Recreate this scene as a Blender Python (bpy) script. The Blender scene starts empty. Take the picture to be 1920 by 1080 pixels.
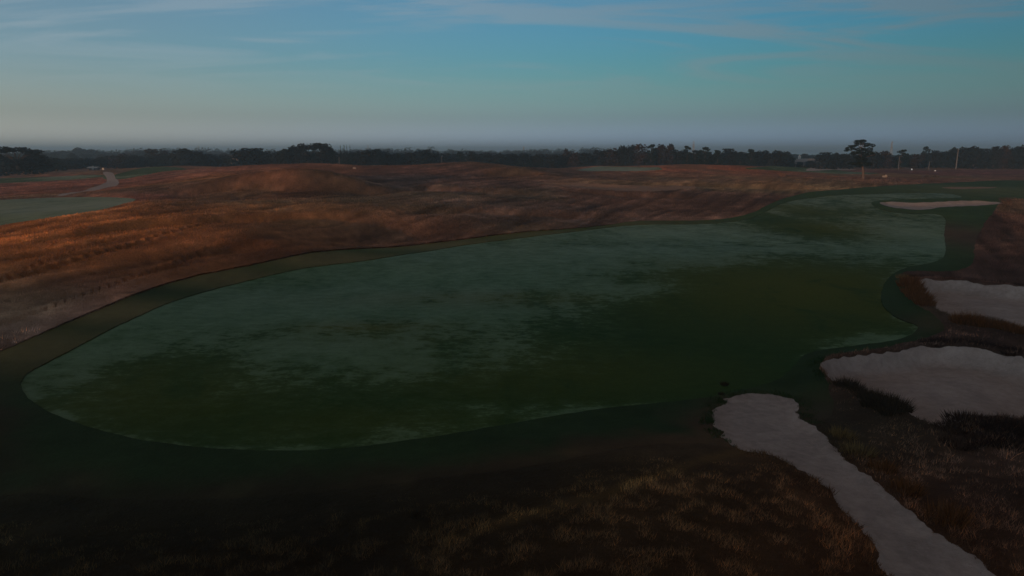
import bpy, math, random
import numpy as np
from mathutils import Vector

R = math.radians
random.seed(7)
RNG = np.random.default_rng(11)
scene = bpy.context.scene

# ------------------------------------------------------------------ camera
CAM_Z = 14.0
F_PX = 1280.0                      # focal length in pixels of a 1920 wide frame
PITCH = math.atan((540 - 281.5) / F_PX)
cam_d = bpy.data.cameras.new('camera')
cam_d.sensor_width = 36.0
cam_d.lens = 36.0 * F_PX / 1920.0
cam_d.clip_start = 0.5
cam_d.clip_end = 40000.0
cam = bpy.data.objects.new('camera', cam_d)
cam.location = (0, 0, CAM_Z)
cam.rotation_euler = (math.pi / 2 - PITCH, 0, 0)
scene.collection.objects.link(cam)
scene.camera = cam

# ------------------------------------------------------------------ sky, sun, exposure
SUN_EL, SUN_AZ = R(2.8), R(-144.0)
SKY_GRAD_AZ = R(-112.0)                  # axis of the added sky gradient, set apart from the sun     # azimuth from +Y, negative = to the left
world = bpy.data.worlds.new('World')
scene.world = world
world.use_nodes = True
wt = world.node_tree
wt.nodes.clear()


def node(t, kind, **kw):
    n = t.nodes.new(kind)
    for k, v in kw.items():
        setattr(n, k, v)
    return n


def link(t, a, b):
    t.links.new(a, b)


def mth(t, op, a, b=None, c=None, clamp=False):
    n = t.nodes.new('ShaderNodeMath')
    n.operation = op
    n.use_clamp = clamp
    for i, v in enumerate((a, b, c)):
        if v is None:
            continue
        if isinstance(v, (int, float)):
            n.inputs[i].default_value = v
        else:
            t.links.new(v, n.inputs[i])
    return n.outputs[0]


def mixc(t, fac, a, b, blend='MIX'):
    n = t.nodes.new('ShaderNodeMix')
    n.data_type = 'RGBA'
    n.blend_type = blend
    n.clamp_factor = True
    for sock, v in ((n.inputs[0], fac), (n.inputs[6], a), (n.inputs[7], b)):
        if isinstance(v, (int, float)):
            sock.default_value = v
        elif isinstance(v, (tuple, list)):
            sock.default_value = (*v[:3], 1)
        else:
            t.links.new(v, sock)
    return n.outputs[2]


def rng(t, val, a, b, c=0.0, d=1.0, smooth=True):
    n = t.nodes.new('ShaderNodeMapRange')
    n.interpolation_type = 'SMOOTHSTEP' if smooth else 'LINEAR'
    t.links.new(val, n.inputs[0])
    for i, v in enumerate((a, b, c, d)):
        n.inputs[1 + i].default_value = v
    return n.outputs[0]


out = node(wt, 'ShaderNodeOutputWorld')
bg = node(wt, 'ShaderNodeBackground')
bg.inputs[1].default_value = 0.135
link(wt, bg.outputs[0], out.inputs[0])
sky = node(wt, 'ShaderNodeTexSky', sky_type='NISHITA', sun_disc=False)
sky.sun_elevation = SUN_EL
sky.sun_rotation = SUN_AZ
sky.air_density = 1.0
sky.dust_density = 0.7
sky.ozone_density = 3.0
tc = node(wt, 'ShaderNodeTexCoord')
sep = node(wt, 'ShaderNodeSeparateXYZ')
link(wt, tc.outputs['Generated'], sep.inputs[0])
zz = mth(wt, 'ADD', mth(wt, 'MAXIMUM', sep.outputs[2], 0.0), 0.07)
com = node(wt, 'ShaderNodeCombineXYZ')
link(wt, mth(wt, 'DIVIDE', sep.outputs[0], zz), com.inputs[0])
link(wt, mth(wt, 'DIVIDE', sep.outputs[1], zz), com.inputs[1])
mp = node(wt, 'ShaderNodeMapping')
mp.inputs['Rotation'].default_value = (0, 0, R(60))
mp.inputs['Location'].default_value = (12.3, 4.4, 0)
mp.inputs['Scale'].default_value = (0.4, 1.0, 1)
link(wt, com.outputs[0], mp.inputs[0])
ns = node(wt, 'ShaderNodeTexNoise')
ns.inputs['Scale'].default_value = 0.85
ns.inputs['Detail'].default_value = 7
ns.inputs['Roughness'].default_value = 0.58
ns.inputs['Distortion'].default_value = 1.7
link(wt, mp.outputs[0], ns.inputs[0])
wisp = mth(wt, 'MULTIPLY', rng(wt, ns.outputs[0], 0.43, 0.64), rng(wt, sep.outputs[2], 0.05, 0.15))
wisp = mth(wt, 'MULTIPLY', wisp, 0.46)
veil = mth(wt, 'MULTIPLY', rng(wt, sep.outputs[2], 0.2, 0.5), 0.88)   # unseen overhead cirrus veil, added and tinted to warm the ground light
# added gradient: whole sky brightened and warmed toward the left, off the sun's azimuth
dt = mth(wt, 'ADD', mth(wt, 'MULTIPLY', sep.outputs[0], math.sin(SKY_GRAD_AZ)), mth(wt, 'MULTIPLY', sep.outputs[1], math.cos(SKY_GRAD_AZ)))
warm = rng(wt, dt, -.75, .45)
side = mth(wt, 'ADD', 1.11, mth(wt, 'MULTIPLY', dt, 0.78))
# the hazy band along the horizon takes the colour out of the low sky
bw = node(wt, 'ShaderNodeRGBToBW')
link(wt, sky.outputs[0], bw.inputs[0])
gr = node(wt, 'ShaderNodeCombineXYZ')
for i_ in range(3):
    link(wt, bw.outputs[0], gr.inputs[i_])
tint = mixc(wt, warm, (.84, 1.22, 1.72), (1.18, 1.17, 1.03))
lowb = rng(wt, sep.outputs[2], 0.0, 0.05, 2.05, 1.0)
lb3 = node(wt, 'ShaderNodeCombineXYZ')
for i_ in range(3):
    link(wt, lowb, lb3.inputs[i_])
grt = mixc(wt, 1.0, mixc(wt, 1.0, gr.outputs[0], tint, 'MULTIPLY'), lb3.outputs[0], 'MULTIPLY')
band = rng(wt, sep.outputs[2], -0.01, 0.13, 0.93, 0.0)
teal = mixc(wt, 1.0, sky.outputs[0], (.58, 1.02, 1.12), 'MULTIPLY')
teal = mixc(wt, mth(wt, 'MULTIPLY', warm, .65), teal, mixc(wt, 1.0, gr.outputs[0], (.70, .82, .96), 'MULTIPLY'))
wisp = mth(wt, 'MULTIPLY', wisp, mth(wt, 'SUBTRACT', 1.0, mth(wt, 'MULTIPLY', warm, .6)))
lowsky = mixc(wt, wisp, mixc(wt, band, teal, grt), (1.36, 1.46, 1.54))
sd = node(wt, 'ShaderNodeCombineXYZ')
for i_ in range(3):
    link(wt, side, sd.inputs[i_])
lowsky = mixc(wt, 1.0, lowsky, sd.outputs[0], 'MULTIPLY')
c1 = lowsky
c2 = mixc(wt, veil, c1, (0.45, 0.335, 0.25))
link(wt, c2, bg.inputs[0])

sun_d = bpy.data.lights.new('sun', 'SUN')
sun_d.energy = 1.25
sun_d.color = (1.0, 0.44, 0.15)
sun_d.angle = R(1.2)
sun = bpy.data.objects.new('sun', sun_d)
to_sun = Vector((math.sin(SUN_AZ) * math.cos(SUN_EL), math.cos(SUN_AZ) * math.cos(SUN_EL), math.sin(SUN_EL)))
sun.rotation_euler = to_sun.to_track_quat('Z', 'Y').to_euler()
sun.location = (-200, 0, 120)
scene.collection.objects.link(sun)

vs = scene.view_settings
vs.view_transform = 'Standard'
vs.look = 'None'
vs.gamma = 1.0
vs.exposure = 1.0
vs.use_curve_mapping = False
scene.render.engine = 'CYCLES'
scene.cycles.use_denoising = True
scene.cycles.volume_bounces = 1
scene.cycles.max_bounces = 4
scene.cycles.diffuse_bounces = 2
scene.cycles.glossy_bounces = 2
scene.cycles.caustics_reflective = False
scene.cycles.caustics_refractive = False

# ------------------------------------------------------------------ helpers
COL = scene.collection


def tag(o, label=None, cat=None, group=None, kind=None):
    if label:
        o['label'] = label
    if cat:
        o['category'] = cat
    if group:
        o['group'] = group
    if kind:
        o['kind'] = kind
    return o


def mesh_np(name, v, f, mat=None, parent=None, attrs=None, smooth=False, link_it=True):
    """mesh from numpy vertices and triangles (n,3) or quads (n,4)"""
    me = bpy.data.meshes.new(name)
    v = np.asarray(v, np.float32)
    f = np.asarray(f, np.int32)
    k = f.shape[1]
    me.vertices.add(len(v))
    me.vertices.foreach_set('co', v.ravel())
    me.loops.add(f.size)
    me.loops.foreach_set('vertex_index', f.ravel())
    me.polygons.add(len(f))
    me.polygons.foreach_set('loop_start', np.arange(0, f.size, k, dtype=np.int32))
    if smooth:
        me.polygons.foreach_set('use_smooth', np.ones(len(f), bool))
    me.update(calc_edges=True)
    for an, av in (attrs or {}).items():
        av = np.asarray(av, np.float32)
        if av.ndim == 1:
            a = me.attributes.new(an, 'FLOAT', 'POINT')
            a.data.foreach_set('value', av)
        else:
            a = me.attributes.new(an, 'FLOAT_COLOR', 'POINT')
            c4 = np.ones((len(av), 4), np.float32)
            c4[:, :3] = av
            a.data.foreach_set('color', c4.ravel())
    if mat:
        me.materials.append(mat)
    if not link_it:
        return me
    o = bpy.data.objects.new(name, me)
    COL.objects.link(o)
    o.parent = parent
    return o


def obj(name, me, parent=None, loc=None):
    o = bpy.data.objects.new(name, me)
    COL.objects.link(o)
    o.parent = parent
    if loc is not None:
        o.location = loc
    return o


def empty(name, loc, rz=0.0, scale=None):
    o = bpy.data.objects.new(name, None)
    o.empty_display_size = 0.3
    o.location = loc
    o.rotation_euler = (0, 0, rz)
    if scale:
        o.scale = scale
    COL.objects.link(o)
    return o


class MB:
    """collects boxes, bars and tubes"""

    def __init__(s):
        s.v, s.f = [], []

    def _add(s, vs_, fs_):
        b = len(s.v)
        s.v += [tuple(p) for p in vs_]
        s.f += [tuple(i + b for i in f) for f in fs_]

    def box(s, c, d, rz=0.0):
        cx, cy, cz = c
        x, y, z = d[0] / 2, d[1] / 2, d[2] / 2
        ca, sa = math.cos(rz), math.sin(rz)
        vs_ = []
        for dz in (-z, z):
            for dx, dy in ((-x, -y), (x, -y), (x, y), (-x, y)):
                vs_.append((cx + dx * ca - dy * sa, cy + dx * sa + dy * ca, cz + dz))
        s._add(vs_, [(3, 2, 1, 0), (4, 5, 6, 7), (0, 1, 5, 4), (1, 2, 6, 5), (2, 3, 7, 6), (3, 0, 4, 7)])

    def tube(s, pts, rad, n=7, caps=True):
        pts = [Vector(p) for p in pts]
        if isinstance(rad, (int, float)):
            rad = [rad] * len(pts)
        vs_, fs_ = [], []
        for i, p in enumerate(pts):
            d = (pts[min(i + 1, len(pts) - 1)] - pts[max(i - 1, 0)]).normalized()
            a = Vector((1, 0, 0)) if abs(d.x) < 0.8 else Vector((0, 1, 0))
            u = d.cross(a).normalized()
            w = d.cross(u)
            for k in range(n):
                t = 2 * math.pi * k / n
                vs_.append(p + (u * math.cos(t) + w * math.sin(t)) * rad[i])
        for i in range(len(pts) - 1):
            for k in range(n):
                a, b = i * n + k, i * n + (k + 1) % n
                fs_.append((a, b, b + n, a + n))
        if caps:
            fs_.append(tuple(range(n))[::-1])
            fs_.append(tuple((len(pts) - 1) * n + k for k in range(n)))
        s._add(vs_, fs_)

    def poly(s, vs_, fs_):
        s._add(vs_, fs_)

    def mesh(s, name, mat):
        me = bpy.data.meshes.new(name)
        me.from_pydata(s.v, [], s.f)
        me.update()
        if mat:
            me.materials.append(mat)
        return me

    def build(s, name, mat, parent=None, loc=None):
        return obj(name, s.mesh(name, mat), parent, loc)


# ---- value noise in numpy
def _hash(ix, iy, seed):
    h = (ix.astype(np.int64) * 374761393 + iy.astype(np.int64) * 668265263 + seed * 974711) & 0xffffffff
    h = ((h ^ (h >> 13)) * 1274126177) & 0xffffffff
    return ((h ^ (h >> 16)) & 0xffff) / 65535.0


def vnoise(x, y, seed=0):
    ix, iy = np.floor(x), np.floor(y)
    fx, fy = x - ix, y - iy
    fx = fx * fx * (3 - 2 * fx)
    fy = fy * fy * (3 - 2 * fy)
    a = _hash(ix, iy, seed)
    b = _hash(ix + 1, iy, seed)
    c = _hash(ix, iy + 1, seed)
    d = _hash(ix + 1, iy + 1, seed)
    return (a * (1 - fx) + b * fx) * (1 - fy) + (c * (1 - fx) + d * fx) * fy


def fbm(x, y, seed=0, octs=4, gain=0.5):
    s, a, tot = 0, 1.0, 0
    for i in range(octs):
        s = s + a * vnoise(x * 2 ** i + 17.3 * i, y * 2 ** i + 9.1 * i, seed + i)
        tot += a
        a *= gain
    return s / tot


def sstep(a, b, x):
    t = np.clip((x - a) / (b - a), 0, 1)
    return t * t * (3 - 2 * t)


# ---- pixel of the photograph -> viewing ray (used once, to survey the land)
CP, SP = math.cos(PITCH), math.sin(PITCH)


def ray(px, py):
    u, v = (px - 960.0) / F_PX, (540.0 - py) / F_PX
    return u, CP + v * SP, -SP + v * CP


# ------------------------------------------------------------------ land form
# survey: ('z', px, py, height) or ('y', px, py, distance)
Z_PTS = [
    (100, 720, 0), (300, 640, 0), (500, 760, -.2), (700, 600, .05), (960, 520, .1), (900, 800, -.1), (1200, 700, -.3),
    (1350, 600, -.1), (1500, 640, 0), (560, 690, 0), (1000, 620, -.1), (1150, 482, .55), (1400, 478, .7), (1650, 480, .7),
    (1250, 452, .3), (1500, 450, .6), (1000, 450, .5), (1200, 424, .6), (1380, 420, .8), (1500, 392, 1.6), (1680, 430, 1.1),
    (1600, 405, 1.5), (1700, 372, 2.1), (1850, 372, 2.1), (1900, 390, 1.8),
    (0, 690, .2), (150, 608, .3), (300, 550, .3), (500, 505, .4), (700, 476, .5), (900, 452, .5),
    (0, 800, .3), (100, 900, .3), (300, 930, .2), (600, 900, -.1), (200, 1060, .5), (600, 1060, .5), (860, 1020, 1.0),
    (1000, 970, 1.2), (1150, 930, 1.3), (1300, 878, 1.2), (1390, 862, .8), (1200, 1000, 1.6), (1400, 1000, 1.3), (1000, 1060, 1.2),
    (1050, 890, .3), (1250, 830, .1), (900, 900, 0.2), (1350, 740, -.1), (1450, 790, .1), (1600, 920, .3), (1750, 1040, .4),
    (1600, 830, .3), (1800, 900, .8), (1900, 1000, 1.0), (1900, 820, .7), (1850, 760, .2), (1700, 640, .4), (1820, 640, .6), (1910, 660, .6),
    (1780, 500, .9), (1900, 500, 1.1), (1850, 440, 1.2), (1910, 430, 1.4), (1800, 570, .4),
    (0, 600, .7), (0, 550, 1.2), (150, 540, 1.0), (0, 490, 2.4), (150, 480, 2.4), (0, 450, 3.0), (300, 500, 1.3),
]
Y_PTS = [
    (0, 428, 97), (150, 400, 108), (250, 380, 125), (100, 396, 118), (0, 400, 112), (200, 378, 140), (100, 374, 150), (0, 378, 145),
    (200, 356, 190), (60, 352, 200), (205, 336, 250), (200, 322, 300), (0, 333.5, 280), (100, 331, 290), (290, 312, 330), (340, 318, 300),
    (450, 312, 275), (300, 346, 200), (400, 331, 205), (520, 325, 165), (600, 323.5, 166), (450, 332, 165), (380, 348, 160),
    (500, 368, 145), (600, 366, 148), (400, 376, 140), (300, 412, 100), (500, 402, 110), (650, 398, 115), (420, 404, 107),
    (300, 442, 86), (500, 452, 88), (600, 470, 90), (700, 455, 102), (600, 309, 260), (500, 312, 258), (700, 314.5, 262), (760, 313.5, 252),
    (820, 307.5, 268), (880, 305.5, 272), (960, 314, 275), (800, 331, 210), (860, 346, 180), (700, 346, 170), (720, 371, 145), (900, 371, 150),
    (1100, 391, 140), (800, 420, 112), (1000, 411, 125), (1200, 396, 145), (965, 319, 236), (930, 326, 225), (1030, 322, 250), (1130, 312.5, 340),
    (1160, 320, 312), (1010, 332, 215), (1100, 350, 190), (1250, 356, 183), (1200, 366, 170), (1080, 366, 165), (1310, 311, 330), (1400, 313, 335),
    (1230, 318, 300), (1300, 336, 245), (1450, 311.5, 370), (1450, 325, 320), (1550, 318.5, 380), (1600, 330, 300), (1617, 336, 268),
    (1700, 322, 370), (1700, 333, 300), (1800, 328, 350), (1900, 322, 380), (1800, 346, 255), (1900, 348, 245), (1400, 346, 212), (1350, 361, 183),
    (1300, 391, 150), (1480, 351, 208), (1480, 370, 177), (1560, 355, 205), (1200, 336, 235), (1700, 350, 225),
]
# land outside the picture, and hollows behind the crests: plain x, y, z
W_PTS = [
    (-72, 20, 1.8), (-70, 42, 1.6), (-90, -10, 2.2), (-110, 20, 2), (-130, 20, 2),
    (-170, -45, 9.0), (-130, -60, 10.2), (-90, -70, 10.8), (-50, -78, 11.0), (-10, -82, 11.0), (35, -88, 10.8), (80, -92, 10), (130, -98, 8.5), (-90, -35, 5.0), (-40, -40, 4.2), (10, -42, 4.0), (60, -50, 4.2), (-20, -15, 1.4), (20, -15, 1.4),  # unseen ridge behind the camera, added to shade the fairway and foreground
    (-60, -120, 9), (20, -125, 9), (100, -135, 8), (-150, -100, 8),
    (-75, 62, 1.8), (-95, 62, 1.5), (-80, 78, 2.2), (-100, 85, 1.0), (-105, 105, 1.0), (-115, 125, 1.5), (-130, 80, .5), (-160, 110, .5), (-190, 60, .5), (-200, 150, .5), (-145, 170, 2), (-230, 90, .5), (-250, 20, 1),
    (-50, 34, 1.5), (-48, 20, 1.5), (-40, 0, 1.6), (0, -220, 3), (-200, 240, 2), (-240, 330, 2),
    (60, 30, 1), (90, 60, 1.4), (110, 100, 1.6), (160, 160, 2), (200, 240, 2), (260, 330, 2.2), (300, 100, 2), (300, -200, 2),
    (-60, 205, 6.0), (-20, 215, 6.0), (-95, 190, 4.6), (-100, 400, 2), (0, 400, 2), (100, 420, 2.5), (-220, 430, 2), (230, 440, 1.8), (30, 300, 5.4),
    (-40, 330, 4.5), (-300, 600, 1), (0, 650, 1), (300, 650, 1), (-500, 300, 1), (500, 300, 2), (600, 900, 0), (-600, 900, 0), (0, 1100, 0), (-400, -400, 2), (400, -400, 2),
    (1000, 200, 1), (-1000, 200, 1), (0, -1000, 1), (-400, 100, .5),
]
_P = []
for px, py, z in Z_PTS:
    dx, dy, dz = ray(px, py)
    t = (z - CAM_Z) / dz
    _P.append((dx * t, dy * t, z))
for px, py, Y in Y_PTS:
    dx, dy, dz = ray(px, py)
    t = Y / dy
    _P.append((dx * t, Y, CAM_Z + dz * t))
_P += W_PTS
_P = np.array(_P, float)
RB_C = 9.0
_D = np.sqrt(((_P[:, None, :2] - _P[None, :, :2]) ** 2).sum(-1) + RB_C ** 2)
_n = len(_P)
_A = np.zeros((_n + 1, _n + 1))
_A[:_n, :_n] = -_D
_A[np.arange(_n), np.arange(_n)] += .35       # a little smoothing
_A[:_n, _n] = 1
_A[_n, :_n] = 1
_W = np.linalg.solve(_A, np.concatenate([_P[:, 2], [0]]))


def base_h(x, y):
    x = np.asarray(x, float)
    y = np.asarray(y, float)
    shp = x.shape
    x, y = x.ravel(), y.ravel()
    h = np.empty(len(x))
    for i in range(0, len(x), 40000):
        s = slice(i, i + 40000)
        d = np.sqrt((x[s, None] - _P[None, :, 0]) ** 2 + (y[s, None] - _P[None, :, 1]) ** 2 + RB_C ** 2)
        h[s] = -(d @ _W[:_n]) + _W[_n]
    r = np.hypot(x, y)
    far = sstep(600, 1200, r)
    h = h * (1 - far) + far * 0.5
    h = h - 16.0 * sstep(1500, 2600, r)          # falls to the shore
    return h.reshape(shp)


def hit(px, py):
    """where the viewing ray first meets the land"""
    dx, dy, dz = ray(px, py)
    t = np.exp(np.linspace(math.log(8), math.log(1400), 900))
    below = CAM_Z + dz * t < base_h(dx * t, dy * t)
    k = int(np.argmax(below)) if below.any() else len(t) - 1
    a, b = (t[k - 1], t[k]) if k > 0 else (t[0], t[0])
    for _ in range(18):
        m = 0.5 * (a + b)
        if CAM_Z + dz * m < float(base_h(dx * m, dy * m)):
            b = m
        else:
            a = m
    return dx * b, dy * b


def smooth_poly(pix, sub=5, flat=None):
    pts = np.array([hit(*p) for p in pix])
    n = len(pts)
    res = []
    for i in range(n):
        p0, p1, p2, p3 = pts[i - 1], pts[i], pts[(i + 1) % n], pts[(i + 2) % n]
        for k in range(sub):
            t = k / sub
            res.append(0.5 * ((2 * p1) + (-p0 + p2) * t + (2 * p0 - 5 * p1 + 4 * p2 - p3) * t * t + (-p0 + 3 * p1 - 3 * p2 + p3) * t ** 3))
    return np.array(res)


def sdf(x, y, poly, margin=6.0):
    """signed distance to a closed outline, negative inside"""
    x = np.asarray(x, float)
    y = np.asarray(y, float)
    res = np.full(x.shape, margin)
    lo, hi = poly.min(0) - margin, poly.max(0) + margin
    idx = np.nonzero((x > lo[0]) & (x < hi[0]) & (y > lo[1]) & (y < hi[1]))[0]
    a = poly
    b = np.roll(poly, -1, 0)
    e = b - a
    el = (e ** 2).sum(1) + 1e-9
    for i in range(0, len(idx), 30000):
        ii = idx[i:i + 30000]
        X, Y = x[ii, None], y[ii, None]
        t = np.clip(((X - a[:, 0]) * e[:, 0] + (Y - a[:, 1]) * e[:, 1]) / el, 0, 1)
        d2 = (X - a[:, 0] - e[:, 0] * t) ** 2 + (Y - a[:, 1] - e[:, 1] * t) ** 2
        d = np.sqrt(d2.min(1))
        c = (a[:, 1] <= Y) != (b[:, 1] <= Y)
        xi = a[:, 0] + (Y - a[:, 1]) * e[:, 0] / np.where(np.abs(e[:, 1]) < 1e-9, 1e-9, e[:, 1])
        ins = ((c & (X < xi)).sum(1) % 2) == 1
        res[ii] = np.minimum(np.where(ins, -d, d), margin)
    return res


PX_FAIRWAY = [(40, 718), (75, 690), (170, 640), (250, 602), (330, 567), (430, 536), (560, 508), (700, 489), (870, 463), (1000, 446), (1130, 429), (1200, 422),
              (1330, 420), (1400, 413), (1440, 396), (1480, 379), (1540, 370), (1640, 364), (1760, 362), (1800, 372), (1650, 378), (1640, 390), (1680, 400), (1765, 405), (1770, 440), (1768, 485),
              (1695, 506), (1662, 530), (1652, 566), (1680, 596), (1722, 614), (1690, 636), (1600, 650), (1520, 664), (1490, 690), (1450, 720), (1350, 748),
              (1200, 765), (1100, 776), (950, 800), (800, 826), (650, 846), (540, 852), (400, 846), (250, 826), (130, 792), (60, 757)]
PX_COLLAR = [(-60, 700), (0, 664), (150, 600), (330, 529), (500, 495), (700, 469), (900, 448), (1100, 428), (1200, 415), (1330, 414), (1400, 404), (1440, 386), (1490, 368), (1560, 357),
             (1700, 347), (1800, 342), (1960, 340), (1990, 372), (1890, 376), (1860, 402), (1830, 450), (1815, 505), (1700, 512), (1688, 530), (1712, 575), (1750, 600), (1770, 622), (1700, 645), (1640, 662),
             (1560, 676), (1535, 700), (1552, 735), (1560, 765), (1545, 800), (1510, 800), (1490, 765), (1400, 745), (1340, 790), (1375, 848), (1300, 838), (1150, 850),
             (1000, 880), (800, 905), (600, 930), (300, 945), (50, 930), (-60, 910)]
PX_SAND = {
    'path': [(1352, 765), (1366, 755), (1395, 746), (1430, 745), (1470, 752), (1496, 768), (1500, 790), (1530, 812), (1560, 845), (1610, 890), (1650, 925), (1700, 965), (1750, 1005), (1800, 1042),
             (1850, 1082), (1960, 1180), (1720, 1190), (1660, 1080), (1630, 1030), (1600, 990), (1565, 952), (1530, 912), (1480, 880), (1430, 860), (1385, 850), (1355, 822), (1335, 797)],
    'near': [(1537, 697), (1548, 688), (1580, 681), (1640, 674), (1690, 668), (1733, 659), (1790, 661), (1850, 668), (1920, 684), (1990, 704), (2040, 745), (1990, 800), (1920, 800), (1860, 797), (1812, 800), (1796, 812), (1760, 819),
             (1716, 803), (1690, 783), (1660, 765), (1600, 745), (1560, 728)],
    'mid': [(1722, 536), (1770, 533), (1830, 538), (1900, 547), (1990, 556), (2060, 590), (2010, 632), (1920, 629), (1870, 612), (1800, 606), (1770, 597), (1740, 580), (1728, 560)],
    'far': [(1652, 382), (1720, 382), (1760, 381), (1830, 379), (1880, 384), (1840, 388), (1800, 389), (1762, 392), (1740, 396), (1690, 394), (1660, 389)],
    'waste': [(1000, 346), (1060, 345.5), (1180, 349.5), (1290, 351), (1302, 355), (1230, 361), (1150, 360), (1080, 354)],
    'strip': [(1765, 353.5), (1800, 352), (1868, 352), (1850, 355), (1800, 356.5)],
    'line': [(1512, 318), (1560, 317.2), (1600, 317.4), (1600, 319.6), (1540, 320)],
}
PX_GREEN = {
    'left': [(-140, 384), (0, 376), (120, 371), (235, 372), (252, 378), (205, 392), (110, 408), (0, 424), (-140, 446)],
    'hill': [(192, 334), (225, 326), (260, 317), (292, 313), (340, 315), (350, 319), (310, 323), (265, 331), (225, 337)],
    'strip': [(-140, 336), (0, 334.5), (100, 332), (188, 329), (192, 333), (100, 339), (0, 345), (-140, 352)],
    'middle': [(1075, 319), (1115, 313.5), (1150, 313), (1235, 315), (1238, 319), (1165, 322), (1100, 321)],
    'right': [(1385, 315), (1440, 312.5), (1500, 314.5), (1560, 319), (1650, 325), (1600, 327.5), (1500, 322.5), (1430, 318.5)],
}
PX_ROAD = [(193, 324), (212, 326), (217, 336), (223, 345), (200, 352), (160, 360), (120, 368), (112, 366), (170, 353), (198, 344), (200, 335)]

P_FAIR = smooth_poly(PX_FAIRWAY)
P_COLL = smooth_poly(PX_COLLAR, 4)
P_SAND = {k: smooth_poly(v, 4) for k, v in PX_SAND.items()}
P_GREEN = {k: smooth_poly(v, 3) for k, v in PX_GREEN.items()}
P_ROAD = smooth_poly(PX_ROAD, 3)

SAND_DEPTH = {'path': .10, 'near': .75, 'mid': .8, 'far': .5, 'waste': .5, 'strip': .3, 'line': .2}
SAND_SOFT = {'path': .55, 'near': 1.0, 'mid': 1.3, 'far': 3.2, 'waste': 3.2, 'strip': 3.5, 'line': 4}


RIDGES = []
for pts, amp, wd in (([(360, 352, 160), (400, 343, 162), (450, 333, 165), (520, 325, 166), (600, 323.5, 166), (660, 327, 166), (740, 333, 165)], 1.5, 7.0),
                     ([(150, 430, 90), (300, 412, 100), (420, 405, 107), (520, 401, 111), (650, 397, 116)], .8, 4.0),
                     ([(430, 313.5, 262), (500, 312, 260), (600, 309, 261), (700, 314, 262)], .9, 9.0),
                     ([(900, 330, 228), (935, 323, 232), (965, 319, 236), (1010, 319, 240)], 1.3, 7.0),
                     ([(1050, 354, 178), (1120, 360, 172), (1200, 364, 170), (1300, 361, 173)], .7, 3.5),
                     ([(1160, 344, 205), (1260, 339, 212), (1400, 343, 210), (1520, 345, 212)], .8, 5.0),
                     ([(1210, 320, 318), (1260, 314, 324), (1310, 311, 330), (1400, 313, 335)], 1.0, 9.0),
                     ([(240, 356, 185), (330, 340, 198), (420, 325, 215), (480, 316, 235)], .9, 7.0),
                     ([(700, 352, 160), (800, 345, 178), (900, 352, 168), (1000, 360, 168)], .8, 6.0),
                     ([(0, 520, 53), (100, 500, 58), (250, 478, 70), (400, 462, 84), (520, 455, 90)], .5, 2.6),
                     ([(0, 470, 65), (120, 452, 76), (260, 436, 92), (420, 425, 102)], .5, 2.6),
                     ([(760, 400, 125), (900, 392, 130), (1050, 398, 132), (1180, 402, 138)], .5, 3.5)):
    q = np.array([(at_[0], at_[1]) for at_ in [((p[0] - 960.0) / F_PX * p[2] / (CP + (540.0 - p[1]) / F_PX * SP), p[2]) for p in pts]])
    RIDGES.append((q[np.argsort(q[:, 0])], amp * 1.45, wd))


def ridge_h(x, y):
    h = np.zeros_like(x)
    for q, amp, wd in RIDGES:
        span = q[-1, 0] - q[0, 0]
        win = sstep(q[0, 0] - .12 * span, q[0, 0] + .15 * span, x) * sstep(q[-1, 0] + .12 * span, q[-1, 0] - .15 * span, x)
        d = (y - np.interp(x, q[:, 0], q[:, 1])) / wd + (vnoise(x / wd / 1.5, y * 0, 9) - .5) * .8
        h += amp * win * (.3 * np.exp(-(d / .6) ** 2) - .8 * np.exp(-((d + 1.25) / .8) ** 2))
    return h


def wob(x, y, s, amp, seed):
    return (fbm(x / s, y / s, seed, 3) - 0.5) * 2 * amp


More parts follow.
